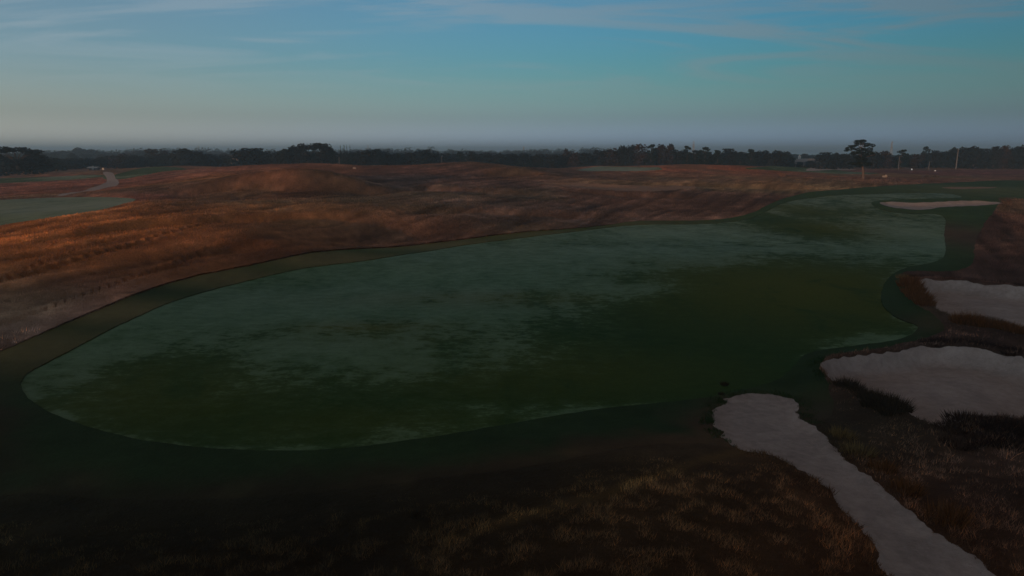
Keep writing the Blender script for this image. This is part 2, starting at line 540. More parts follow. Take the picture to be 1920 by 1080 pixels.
def land(x, y, want=False):
    """height of the finished land, and the outlines' distances"""
    x = np.asarray(x, float)
    y = np.asarray(y, float)
    h = base_h(x, y) + ridge_h(x, y)
    r = np.hypot(x, y)
    S = {}
    S['fair'] = sdf(x, y, P_FAIR) + wob(x, y, .7, .10, 35)
    S['coll'] = sdf(x, y, P_COLL) + wob(x, y, .8, .22, 37)
    for k, p in P_SAND.items():
        ed = {'path': .35, 'near': .12, 'mid': .14}.get(k, 0.0)
        S['s_' + k] = sdf(x, y, p) + wob(x, y, .9, ed, 31) + wob(x, y, .3, ed * .5, 33)
    for k, p in P_GREEN.items():
        S['g_' + k] = sdf(x, y, p)
    S['road'] = sdf(x, y, P_ROAD)
    wild = sstep(0.0, 4.0, np.minimum(S['coll'], np.minimum.reduce([S['g_' + k] for k in P_GREEN])))
    wild = wild * sstep(-.5, 2.0, np.minimum.reduce([S['s_' + k] for k in P_SAND]))
    big = (fbm(x / 22, y / 22, 3, 3) - .5) * 1.5 * sstep(50, 110, r)
    mid = (fbm(x / 6, y / 6, 5, 3) - .5) * .55
    sml = (fbm(x / 1.1, y / 1.1, 8, 3) - .5) * .26
    # furrows worn into the lit face of the mound and hillside
    lim = 1 - sstep(420, 700, r)
    fu, fv = x * .47 + y * .88, x * .88 - y * .47
    fur = (fbm(fu / 16 + fbm(x / 30, y / 30, 15, 2) * 2, fv / 1.5, 13, 3) - .5) * sstep(48, 60, r) * sstep(220, 150, r)
    h = h + wild * lim * fur * .42
    h = h + wild * lim * (big * .9 + mid * .5 + sml * .45)
    h = h + (1 - wild) * lim * ((fbm(x / 14, y / 14, 21, 2) - .5) * .35)
    for k in P_SAND:
        s = S['s_' + k]
        d = SAND_DEPTH[k]
        h = h - d * sstep(0.0, -1.1 * SAND_SOFT[k], s) * (1 - .45 * sstep(-1.5, -5.5, s))
        h = h + d * .5 * (sstep(2.6 * SAND_SOFT[k], 0, s) * (s > 0) + (s <= 0) * sstep(-.6 * SAND_SOFT[k], 0, s))
        h = h + (fbm(x / 3.5, y / 3.5, 25, 3) - .5) * .35 * sstep(-.3, -2.5, s) * (d > .2)
    if want:
        return h, S
    return h


# ------------------------------------------------------------------ colour of the open ground (albedo, linear)
def blob(x, y, px, py, rx, ry):
    c = hit(px, py)
    return np.exp(-(((x - c[0]) / rx) ** 2 + ((y - c[1]) / ry) ** 2))


C_ = lambda *a: np.array(a)
ZONES = [  # px, py, rx (m), ry (m), colour, weight
    (330, 410, 30, 26, (.42, .165, .05), 1.3), (120, 470, 22, 16, (.58, .215, .065), 1.4), (520, 350, 22, 16, (.19, .072, .028), 1.3), (420, 330, 26, 26, (.34, .15, .055), .9),  # fescue rust, raised on the hillside and lowered on the mound to balance sunlight
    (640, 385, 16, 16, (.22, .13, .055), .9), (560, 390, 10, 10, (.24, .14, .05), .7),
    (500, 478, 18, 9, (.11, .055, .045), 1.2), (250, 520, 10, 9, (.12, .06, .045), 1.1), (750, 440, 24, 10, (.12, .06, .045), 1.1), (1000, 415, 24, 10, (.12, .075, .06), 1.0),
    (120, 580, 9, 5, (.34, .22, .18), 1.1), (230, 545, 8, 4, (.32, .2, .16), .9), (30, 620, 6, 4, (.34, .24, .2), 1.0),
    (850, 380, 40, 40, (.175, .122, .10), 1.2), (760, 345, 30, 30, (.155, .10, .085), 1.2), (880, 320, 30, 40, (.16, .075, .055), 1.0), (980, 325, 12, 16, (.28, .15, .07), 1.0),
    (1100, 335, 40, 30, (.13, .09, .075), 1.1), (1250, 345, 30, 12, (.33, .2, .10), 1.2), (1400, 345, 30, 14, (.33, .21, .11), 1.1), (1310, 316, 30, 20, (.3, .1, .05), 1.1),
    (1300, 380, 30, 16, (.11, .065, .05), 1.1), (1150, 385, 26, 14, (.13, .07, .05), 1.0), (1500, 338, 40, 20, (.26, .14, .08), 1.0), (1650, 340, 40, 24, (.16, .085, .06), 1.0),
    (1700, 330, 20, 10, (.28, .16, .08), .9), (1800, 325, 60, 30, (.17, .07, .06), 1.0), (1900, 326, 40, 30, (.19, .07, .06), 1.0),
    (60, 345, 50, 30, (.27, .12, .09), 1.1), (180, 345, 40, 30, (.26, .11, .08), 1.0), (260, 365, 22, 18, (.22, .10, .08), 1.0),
    (1860, 450, 18, 40, (.11, .06, .045), 1.2), (1900, 510, 14, 14, (.08, .045, .038), 1.1), (1850, 625, 10, 6, (.10, .06, .05), 1.0), (1880, 650, 10, 4, (.045, .032, .025), 1.0),
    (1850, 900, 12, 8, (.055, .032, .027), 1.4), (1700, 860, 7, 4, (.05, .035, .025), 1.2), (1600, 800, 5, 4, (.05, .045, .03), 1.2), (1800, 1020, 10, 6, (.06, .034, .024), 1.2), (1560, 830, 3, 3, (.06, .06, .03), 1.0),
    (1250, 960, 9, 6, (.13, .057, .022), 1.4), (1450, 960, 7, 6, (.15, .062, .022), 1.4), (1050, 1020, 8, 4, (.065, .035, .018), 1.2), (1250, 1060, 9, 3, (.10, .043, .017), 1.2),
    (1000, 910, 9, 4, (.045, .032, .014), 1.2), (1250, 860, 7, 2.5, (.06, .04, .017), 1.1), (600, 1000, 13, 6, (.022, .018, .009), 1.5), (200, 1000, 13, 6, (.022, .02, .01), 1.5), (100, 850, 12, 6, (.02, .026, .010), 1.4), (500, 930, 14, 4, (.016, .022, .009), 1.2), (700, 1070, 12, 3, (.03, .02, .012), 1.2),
]


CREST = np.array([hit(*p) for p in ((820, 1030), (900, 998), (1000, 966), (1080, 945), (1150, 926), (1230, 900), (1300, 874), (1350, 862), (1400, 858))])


def wild_colour(x, y):
    acc = np.zeros((len(x), 3)) + C_(.21, .11, .07) * .12
    wsum = np.full(len(x), .12)
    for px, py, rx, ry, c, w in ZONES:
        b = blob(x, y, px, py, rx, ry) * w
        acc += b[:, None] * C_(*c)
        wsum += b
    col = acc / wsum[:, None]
    n1 = fbm(x / 9, y / 9, 41, 4)
    n2 = fbm(x / 2.2, y / 2.2, 47, 4)
    n3 = fbm(x / 28, y / 28, 53, 3)
    v = .68 + .62 * sstep(.25, .8, n1 * .6 + n2 * .4)
    col = col * v[:, None]
    fu, fv = x * .47 + y * .88, x * .88 - y * .47
    fz = fbm(fu / 16 + fbm(x / 30, y / 30, 15, 2) * 2, fv / 1.5, 13, 3)
    hill = (sstep(48, 60, y) * sstep(330, 200, y))[:, None]
    col = col * (1 + hill * (1.5 * (fz[:, None] - .5)))  # furrow hollows darkened and crests lightened in the colour, like raking light
    straw = sstep(.56, .72, n2 * .6 + n1 * .4)
    col = col * (1 + .35 * straw[:, None]) + .0 * straw[:, None]
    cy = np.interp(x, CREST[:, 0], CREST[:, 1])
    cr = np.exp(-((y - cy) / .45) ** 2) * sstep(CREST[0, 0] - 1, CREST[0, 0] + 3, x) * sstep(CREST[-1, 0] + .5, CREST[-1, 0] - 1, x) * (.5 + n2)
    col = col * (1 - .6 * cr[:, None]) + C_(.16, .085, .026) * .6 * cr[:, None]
    g = sstep(.5, .75, n3)[:, None] * .35
    lum = col.mean(1, keepdims=True)
    col = col * (1 - g) + g * lum * C_(1.05, 1.05, .62)
    return col


def rough_colour(x, y):
    """mown semi rough round the fairway"""
    n = fbm(x / 5, y / 5, 61, 4)
    n2 = fbm(x / 1.2, y / 1.2, 67, 3)
    dark = C_(.023, .044, .015)
    mids = C_(.048, .084, .028)
    olive = C_(.135, .118, .05)
    s = np.zeros(len(x))
    for px, py, rx, ry, w in ((0, 655, 9, 5, 1), (200, 588, 9, 5, 1), (400, 520, 10, 5, 1), (600, 488, 14, 6, 1), (800, 462, 16, 7, .8), (1000, 440, 18, 8, .6), (1180, 420, 16, 8, .5), (30, 690, 6, 2.5, .6)):
        s = np.maximum(s, w * blob(x, y, px, py, rx, ry))
    far = sstep(45, 110, y)
    c = dark[None] * (1 - far[:, None]) + mids[None] * far[:, None]
    ol = np.clip(s * 1.1, 0, 1)[:, None]
    c = c * (1 - ol) + olive * ol
    # brown bleeding into the right-hand rough
    b = np.clip(blob(x, y, 1840, 450, 9, 34) + blob(x, y, 1760, 610, 4, 3) * .5, 0, 1)[:, None]
    c = c * (1 - b) + C_(.085, .055, .035) * b
    q = np.clip(blob(x, y, 1900, 362, 30, 28) + .7 * blob(x, y, 1830, 352, 22, 14), 0, 1)[:, None]
    c = c * (1 - q) + C_(.105, .125, .05) * q
    return c * (.6 + .8 * n * .6 + .5 * n2 * .6)[:, None]


# ------------------------------------------------------------------ ground mesh, cut along the outlines
th = np.concatenate([np.arange(-180, -44, 4.0), np.arange(-44, 44.001, 0.095), np.arange(46, 180, 4.0)])
rr = 5.0 * np.exp(np.arange(0, 448) * 0.0141)
TH, RR = np.meshgrid(np.radians(th), rr)
gx = (np.sin(TH) * RR).ravel()
gy = (np.cos(TH) * RR).ravel()
nt, nr = len(th), len(rr)
gz, GS = land(gx, gy, True)
ii, jj = np.meshgrid(np.arange(nr - 1), np.arange(nt), indexing='ij')
a = (ii * nt + jj).ravel()
b = (ii * nt + (jj + 1) % nt).ravel()
tris = np.concatenate([np.stack([a, b + nt, b], 1), np.stack([a, a + nt, b + nt], 1)])
c0 = len(gx)
cen = np.stack([np.full(nt, c0), np.arange(nt), (np.arange(nt) + 1) % nt], 1)
keys = list(GS.keys())
DATA = np.concatenate([np.stack([gx, gy, gz], 1), np.stack([GS[k] for k in keys], 1)], 1)
DATA = np.concatenate([DATA, np.concatenate([[0, 0, float(base_h(0., 0.))], np.full(len(keys), 6.0)])[None]])
tris = np.concatenate([tris, cen[:, [0, 2, 1]]])
KI = {k: 3 + i for i, k in enumerate(keys)}


def cut(data, tr, key):
    """split triangles along data[:,key] = 0 -> (data, inside, outside, border edges)"""
    s = data[:, KI[key]].copy()
    s[np.abs(s) < 1e-6] = 1e-6
    neg = s[tr] < 0
    k = neg.sum(1)
    ins, outs = [tr[k == 3]], [tr[k == 0]]
    border = np.zeros((0, 2), int)
    mixed = tr[(k == 1) | (k == 2)]
    if len(mixed):
        mk = k[(k == 1) | (k == 2)]
        mn = neg[(k == 1) | (k == 2)]
        odd = np.where(mk == 1, np.argmax(mn, 1), np.argmin(mn, 1))
        q = np.stack([mixed[np.arange(len(mixed)), (odd + i) % 3] for i in range(3)], 1)
        e1 = np.sort(q[:, [0, 1]], 1)
        e2 = np.sort(q[:, [0, 2]], 1)
        alle, inv = np.unique(np.concatenate([e1, e2]), axis=0, return_inverse=True)
        inv = inv.ravel()
        sa, sb = s[alle[:, 0]], s[alle[:, 1]]
        t = (sa / (sa - sb))[:, None]
        newd = data[alle[:, 0]] * (1 - t) + data[alle[:, 1]] * t
        newd[:, KI[key]] = 0
        n0 = len(data)
        data = np.concatenate([data, newd])
        p = n0 + inv[:len(q)]
        r_ = n0 + inv[len(q):]
        t1 = np.stack([q[:, 0], p, r_], 1)
        t2 = np.stack([p, q[:, 1], q[:, 2]], 1)
        t3 = np.stack([p, q[:, 2], r_], 1)
        m1 = mk == 1
        ins += [t1[m1], t2[~m1], t3[~m1]]
        outs += [t1[~m1], t2[m1], t3[m1]]
        border = np.stack([p, r_], 1)
    return data, np.concatenate(ins), np.concatenate(outs), border


def region(name, data, tr, mat, off=None, border=None, drop=0.0, attrs=None, extra=None):
    used, inv = np.unique(tr, return_inverse=True)
    f = inv.reshape(-1, 3)
    d = data[used]
    v = d[:, :3].copy()
    if off is not None:
        v[:, 2] += off(d)
    if border is not None and len(border):
        lut = np.full(len(data), -1)
        lut[used] = np.arange(len(used))
        bb = lut[border]
        bb = bb[(bb >= 0).all(1)]
        uq, bi = np.unique(bb, return_inverse=True)
        low = v[uq].copy()
        low[:, 2] -= drop
        n0 = len(v)
        v = np.concatenate([v, low])
        d = np.concatenate([d, d[uq]])
        bi = bi.reshape(-1, 2) + n0
        f = np.concatenate([f, np.stack([bb[:, 0], bb[:, 1], bi[:, 1]], 1), np.stack([bb[:, 0], bi[:, 1], bi[:, 0]], 1)])
    at = attrs(d) if attrs else None
    o = mesh_np(name, v, f, mat, None, at, smooth=True)
    return o


# ------------------------------------------------------------------ materials
def new_mat(name):
    m = bpy.data.materials.new(name)
    m.use_nodes = True
    t = m.node_tree
    p = t.nodes['Principled BSDF']
    return m, t, p


def noise(t, scale, detail=3, vec=None, rough=.55, dist=0.0):
    n = t.nodes.new('ShaderNodeTexNoise')
    n.inputs['Scale'].default_value = scale
    n.inputs['Detail'].default_value = detail
    n.inputs['Roughness'].default_value = rough
    n.inputs['Distortion'].default_value = dist
    if vec is not None:
        t.links.new(vec, n.inputs[0])
    return n.outputs[0]


def coords(t, scale=(1, 1, 1), rot=0.0):
    c = t.nodes.new('ShaderNodeTexCoord')
    m = t.nodes.new('ShaderNodeMapping')
    m.inputs['Scale'].default_value = scale
    m.inputs['Rotation'].default_value = (0, 0, rot)
    t.links.new(c.outputs['Object'], m.inputs[0])
    return m.outputs[0]


def attr(t, name):
    n = t.nodes.new('ShaderNodeAttribute')
    n.attribute_name = name
    return n


def bump(t, p, h, dist, strength=1.0):
    b_ = t.nodes.new('ShaderNodeBump')
    b_.inputs['Distance'].default_value = dist
    b_.inputs['Strength'].default_value = strength
    t.links.new(h, b_.inputs['Height'])
    t.links.new(b_.outputs[0], p.inputs['Normal'])


def flat_mat(name, c, rough=.7, vary=.15, scale=2.0):
    m, t, p = new_mat(name)
    f = noise(t, scale, 4, coords(t))
    link(t, mixc(t, f, tuple(x * (1 - vary) for x in c), tuple(x * (1 + vary) for x in c)), p.inputs['Base Color'])
    p.inputs['Roughness'].default_value = rough
    return m


# wild grassland and semi rough: colour field on the mesh, grain in the nodes
def grass_ground(name, bumpy, grain):
    m, t, p = new_mat(name)
    c = attr(t, 'col').outputs[0]
    co = coords(t)
    n1 = noise(t, 1.6, 5, co, .65)
    n2 = noise(t, 7.0, 4, co, .7)
    n3 = noise(t, .35, 4, coords(t, (.35, 1, 1), R(12)), .6)
    v = mth(t, 'ADD', mth(t, 'MULTIPLY', n1, .9 * grain), mth(t, 'MULTIPLY', n2, .8 * grain))
    v = mth(t, 'ADD', v, mth(t, 'MULTIPLY', n3, .6 * grain))
    v = mth(t, 'ADD', v, 1.0 - 1.15 * grain)
    vc = node(t, 'ShaderNodeCombineXYZ')
    for i in range(3):
        link(t, v, vc.inputs[i])
    cc = mixc(t, 1.0, c, vc.outputs[0], 'MULTIPLY')
    link(t, cc, p.inputs['Base Color'])
    p.inputs['Roughness'].default_value = .85
    p.inputs['Specular IOR Level'].default_value = .04
    bump(t, p, mth(t, 'ADD', n1, mth(t, 'MULTIPLY', n2, .5)), bumpy, 1.0)
    return m


M_WILD = grass_ground('wild_grass_ground', .35, .9)
M_ROUGH = grass_ground('mown_rough', .06, .45)


def turf(name, dewy):
    m, t, p = new_mat(name)
    co = coords(t)
    wide = coords(t, (1.0, .55, 1), R(-8))
    dew = attr(t, 'dew').outputs['Fac']
    yel = attr(t, 'yel').outputs['Fac']
    nb = noise(t, .22, 6, wide, .62, .6)
    nm = noise(t, .9, 8, coords(t, (.7, 1.2, 1), R(10)), .74, .2)
    nf = noise(t, 4.5, 4, co, .7)
    mask = mth(t, 'ADD', dew, mth(t, 'MULTIPLY', mth(t, 'SUBTRACT', nb, .5), 1.0))
    mask = mth(t, 'ADD', mask, mth(t, 'MULTIPLY', mth(t, 'SUBTRACT', nm, .5), 1.5))
    nk = noise(t, 2.6, 5, coords(t, (.8, 1.1, 1)), .65, .4)
    mask = mth(t, 'ADD', mask, mth(t, 'MULTIPLY', mth(t, 'SUBTRACT', nk, .5), .75))
    sharp = rng(t, mask, .36, .60)
    soft = rng(t, mask, -.1, 1.25)
    dfac = mth(t, 'ADD', mth(t, 'MULTIPLY', sharp, .33), mth(t, 'MULTIPLY', soft, .67))
    base = mixc(t, rng(t, nm, .3, .7), (.014, .046, .011), (.025, .063, .016))
    ym = mth(t, 'MULTIPLY', yel, rng(t, nb, .2, .5), clamp=True)
    base = mixc(t, ym, base, (.088, .098, .010))
    dc = mixc(t, rng(t, mth(t, 'ADD', mth(t, 'MULTIPLY', nb, .5), mth(t, 'MULTIPLY', nm, .5)), .36, .64), (.056, .118, .040), (.108, .186, .092))
    dc = mixc(t, mth(t, 'MULTIPLY', ym, .7), dc, (.11, .13, .055))
    c = mixc(t, mth(t, 'MULTIPLY', dfac, dewy), base, dc)
    nf2 = noise(t, 15, 3, co, .75)
    g = mth(t, 'ADD', .38, mth(t, 'ADD', mth(t, 'MULTIPLY', nf, .62), mth(t, 'MULTIPLY', nf2, .62)))
    gc = node(t, 'ShaderNodeCombineXYZ')
    for i in range(3):
        link(t, g, gc.inputs[i])
    link(t, mixc(t, 1.0, c, gc.outputs[0], 'MULTIPLY'), p.inputs['Base Color'])
    link(t, rng(t, dfac, 0, 1, .75, .5), p.inputs['Roughness'])
    p.inputs['Specular IOR Level'].default_value = .02
    link(t, mth(t, 'MULTIPLY', dfac, .04), p.inputs['Sheen Weight'])
    p.inputs['Sheen Roughness'].default_value = .4
    bump(t, p, mth(t, 'ADD', nm, mth(t, 'MULTIPLY', nf, .5)), .05, .8)
    return m


M_TURF = turf('dewy_fairway_turf', 1.0)
M_GREEN = turf('distant_turf', .8)


def sand_mat(name, c, damp):
    m, t, p = new_mat(name)
    co = coords(t)
    n1 = noise(t, .5, 5, co, .6, .5)
    n2 = noise(t, 2.2, 6, co, .7)
    n3 = noise(t, 14, 3, co, .7)
    f = mth(t, 'ADD', mth(t, 'MULTIPLY', n1, .5), mth(t, 'MULTIPLY', n2, .5))
    cc = mixc(t, rng(t, f, .3, .7), tuple(x * damp for x in c), c)
    # a few faint darker scuffs
    sc_ = noise(t, .55, 3, coords(t, (.35, 1.6, 1), R(-30)), .6, 1.2)
    cc = mixc(t, mth(t, 'MULTIPLY', rng(t, sc_, .62, .74), .35), cc, tuple(x * .55 for x in c))
    link(t, cc, p.inputs['Base Color'])
    p.inputs['Roughness'].default_value = .9
    p.inputs['Specular IOR Level'].default_value = .1
    bump(t, p, mth(t, 'ADD', mth(t, 'MULTIPLY', n2, 1.0), mth(t, 'MULTIPLY', n3, .35)), .16, 1.0)
    return m


M_SAND = sand_mat('bunker_sand', (.44, .37, .35), .64)
M_PATH = sand_mat('sandy_path', (.43, .36, .34), .58)
M_WASTE = sand_mat('grassy_waste_sand', (.30, .20, .15), .7)
M_ROAD = flat_mat('cart_path_gravel', (.28, .22, .2), .9)

# ------------------------------------------------------------------ build the ground pieces
D, T = DATA, tris
pieces = {}
for key in ['s_' + k for k in P_SAND] + ['road', 'fair'] + ['g_' + k for k in P_GREEN] + ['coll']:
    D, I, T, B = cut(D, T, key)
    pieces[key] = (I, B)
pieces['ground'] = (T, None)

LIP = lambda d, c=None: .16 * sstep(38, 60, d[:, 1]) * sstep(30, 0, d[:, 0]) * sstep(5.8, 2.0, d[:, KI['coll']] if c is None else c)


def at_wild(d):
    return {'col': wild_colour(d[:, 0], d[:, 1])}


def at_coll(d):
    x, y = d[:, 0], d[:, 1]
    c = rough_colour(x, y)
    w = wild_colour(x, y)
    # the near edge of the rough thins out into the heath
    e = sstep(-3.5, 0, d[:, KI['coll']] + (fbm(x / 2, y / 2, 71, 3) - .5) * 3) * sstep(40, 32, y)
    return {'col': c * (1 - e[:, None]) + w * e[:, None]}


def at_turf(d):
    x, y = d[:, 0], d[:, 1]
    dew = np.full(len(x), .55)
    for px, py, rx, ry, w in ((400, 675, 7, 4, -.30), (200, 720, 7, 5, -.30), (600, 790, 14, 4, -.36), (300, 800, 9, 3.5, -.36), (1300, 640, 10, 12, -.75), (1420, 600, 8, 12, -.6), (1250, 730, 11, 5, -.6),
                              (1450, 520, 14, 14, -.75), (1600, 560, 7, 9, -.7), (1550, 430, 10, 16, -.75), (1480, 400, 12, 16, -.6), (880, 560, 12, 4, -.25), (680, 620, 7, 3, -.25),
                              (650, 560, 22, 12, .4), (1000, 490, 26, 12, .4), (1100, 600, 8, 8, .1), (1280, 440, 16, 10, .45), (1450, 470, 30, 3.5, .3), (1690, 440, 8, 26, .6), (1350, 495, 8, 5, .45),
                              (330, 590, 12, 5, .4), (80, 730, 3, 4, .45), (160, 660, 5, 4, .3), (1080, 768, 8, 1.5, .5), (800, 815, 9, 1.0, .22), (130, 790, 4, 1.5, .3), (1460, 400, 3, 22, .5), (1620, 640, 6, 2.5, .6), (1670, 560, 2.0, 8, .45), (1230, 545, 6, 4, .4),
                              (750, 680, 12, 3, .2), (560, 660, 5, 3, .35), (1000, 745, 8, 2.5, -.35)):
        dew += w * blob(x, y, px, py, rx, ry)
    edge = sstep(-1.2, -.1, d[:, KI['fair']])
    dew += .18 * edge * sstep(60, 30, x) * sstep(40, 60, y)
    rim = sstep(-.75, -.2, d[:, KI['fair']]) * sstep(70, 20, x)
    dew += rim * (-.4 + 1.2 * fbm(x / 2.0, y / 2.0, 97, 3))
    yel = np.zeros(len(x))
    for px, py, rx, ry, w in ((1500, 540, 18, 17, .8), (1350, 500, 14, 7, .6), (880, 560, 14, 4, .8), (680, 615, 7, 2.5, .8), (250, 740, 12, 8, .45), (1000, 700, 16, 7, .4), (1550, 430, 10, 14, .6), (700, 800, 12, 4, .35), (1500, 395, 14, 20, .5), (700, 640, 10, 5, .4)):
        yel = np.maximum(yel, w * blob(x, y, px, py, rx, ry))
    return {'dew': np.clip(dew, -.6, 1.2), 'yel': yel}


def at_green(dv, yv):
    def f(d):
        n = fbm(d[:, 0] / 12, d[:, 1] / 12, 77, 3)
        return {'dew': np.full(len(d), dv) + (n - .5) * .8, 'yel': np.full(len(d), yv)}
    return f


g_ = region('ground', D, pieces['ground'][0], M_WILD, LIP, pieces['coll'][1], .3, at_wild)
tag(g_, 'rolling ground of rusty brown fescue grass and heath', kind='structure')
o = region('mown_rough', D, pieces['coll'][0], M_ROUGH, lambda d: np.full(len(d), .0), pieces['fair'][1], .12, at_coll)
tag(o, 'dark mown rough and olive collar round the fairway', kind='structure')
o = region('fairway', D, pieces['fair'][0], M_TURF, lambda d: np.full(len(d), -.06), None, 0, at_turf)
tag(o, 'broad fairway whitened with dew in patches', kind='structure')
GREEN_INFO = {'left': ('pale dewy green beyond the orange hillside at left', .95, .35), 'hill': ('green turf bank on the left skyline beside the gravel path', .3, .3),
              'strip': ('thin green strip below the trees at far left', .45, .2), 'middle': ('pale far green on the skyline at the centre', .9, .5), 'right': ('far green turf behind the lone bush', .35, .3)}
for k in P_GREEN:
    o = region('putting_green' if k in ('left', 'middle') else 'turf', D, pieces['g_' + k][0], M_GREEN, None, None, 0, at_green(*GREEN_INFO[k][1:]))
    tag(o, GREEN_INFO[k][0], kind='structure')
SAND_INFO = {'path': ('sandy_path', 'sandy path running out of the frame at lower right', M_PATH), 'near': ('sand_bunker', 'largest sand bunker beside the sandy path', M_SAND),
             'mid': ('sand_bunker', 'sand bunker with rusty tufts on its left lip', M_SAND), 'far': ('sand_bunker', 'long narrow far bunker at the end of the fairway', M_SAND),
             'waste': ('sand_bunker', 'pale grassy waste bunker among the brown mounds', M_WASTE), 'strip': ('sand_bunker', 'thin distant sand strip at far right', M_WASTE),
             'line': ('sand_bunker', 'thin pale sand line left of the lone pine', M_SAND)}
for k in P_SAND:
    nm, lb, mt = SAND_INFO[k]
    o = region(nm, D, pieces['s_' + k][0], mt, None, None, 0, None)
    tag(o, lb, kind='structure')
o = region('cart_path', D, pieces['road'][0], M_ROAD, None, None, 0, None)
tag(o, 'grey gravel cart path climbing the left skyline', kind='structure')


def gz_at(x, y):
    return float(land(np.array([x]), np.array([y]))[0])


# ------------------------------------------------------------------ sea, far shore
M_SEA, t_, p_ = new_mat('sea_water')
p_.inputs['Base Color'].default_value = (.02, .04, .05, 1)
p_.inputs['Roughness'].default_value = .12
bump(t_, p_, noise(t_, .05, 4, coords(t_)), .4, .6)
ang = np.radians(np.arange(0, 360, 5))
sr = np.array([1600, 3000, 5000, 8000, 11500])
sv = np.array([(r * math.sin(q), r * math.cos(q), -12.0) for r in sr for q in ang])
sf = []
for i in range(len(sr) - 1):
    for k in range(len(ang)):
        k2 = (k + 1) % len(ang)
        sf.append((i * 72 + k, i * 72 + k2, (i + 1) * 72 + k2, (i + 1) * 72 + k))
o = mesh_np('sea', sv, np.array(sf)[:, ::-1], M_SEA)
tag(o, 'pale bay of sea water beyond the woods', kind='structure')

M_SHORE = flat_mat('far_shore', (.03, .04, .035), .9, .3, .01)
hv, hf = [], []
angs = np.radians(np.arange(-75, 76, .5))
for i, q in enumerate(angs):
    n = float(fbm(np.array([i * .11]), np.array([.5]), 91, 4)[0])
    hh = -12 + 14 + 26 * n
    for r, z in ((8200, -13), (8700, hh), (9600, hh * .8), (10200, -13)):
        hv.append((r * math.sin(q), r * math.cos(q), z))
    if i:
        for k in range(3):
            hf.append(((i - 1) * 4 + k, i * 4 + k, i * 4 + k + 1, (i - 1) * 4 + k + 1))
o = mesh_np('hills', hv, np.array(hf), M_SHORE, smooth=True)
tag(o, 'low dark far shore on the horizon across the bay', kind='structure')


# ------------------------------------------------------------------ foliage materials
def leaf_mat(name, c1, c2, seedrand=True):
    m, t, p = new_mat(name)
    oi = t.nodes.new('ShaderNodeObjectInfo')
    n = noise(t, 9.0, 3, coords(t))
    f = mth(t, 'ADD', mth(t, 'MULTIPLY', oi.outputs['Random'], .75), mth(t, 'MULTIPLY', n, .35))
    link(t, mixc(t, f, c1, c2), p.inputs['Base Color'])
    p.inputs['Roughness'].default_value = .8
    p.inputs['Specular IOR Level'].default_value = .1
    return m


M_LEAF = leaf_mat('broadleaf_foliage', (.006, .012, .015), (.013, .016, .018))
M_PINE = leaf_mat('pine_foliage', (.006, .013, .012), (.012, .019, .014))
M_BARK = flat_mat('bark', (.045, .034, .028), .9, .3, 3)
M_PALE = leaf_mat('autumn_foliage', (.019, .016, .017), (.028, .021, .021))


def leaf_cloud(lobes, n, size, rg, flat=.0):
    """leaf-sized quads spread through the outer part of ellipsoid lobes"""
    vol = np.array([l[3] * l[4] * l[5] for l in lobes]) ** .67
    cnt = np.maximum(8, (n * vol / vol.sum()).astype(int))
    V, Fq = [], []
    for l, c in zip(lobes, cnt):
        d = rg.normal(size=(c, 3))
        d /= np.linalg.norm(d, axis=1)[:, None]
        rad = rg.uniform(.55, 1.08, (c, 1)) ** .7
        p = np.array(l[:3]) + d * rad * np.array(l[3:6])
        nrm = d + rg.normal(scale=.6, size=(c, 3))
        nrm[:, 2] += .3 + flat
        nrm /= np.linalg.norm(nrm, axis=1)[:, None]
        a_ = np.cross(nrm, rg.normal(size=(c, 3)))
        a_ /= np.linalg.norm(a_, axis=1)[:, None]
        b_ = np.cross(nrm, a_)
        s = rg.uniform(.55, 1.25, (c, 1)) * size
        q = np.stack([p - a_ * s, p + b_ * s * .7, p + a_ * s, p - b_ * s * .7], 1)
        V.append(q.reshape(-1, 3))
    V = np.concatenate(V)
    return V, np.arange(len(V)).reshape(-1, 4)


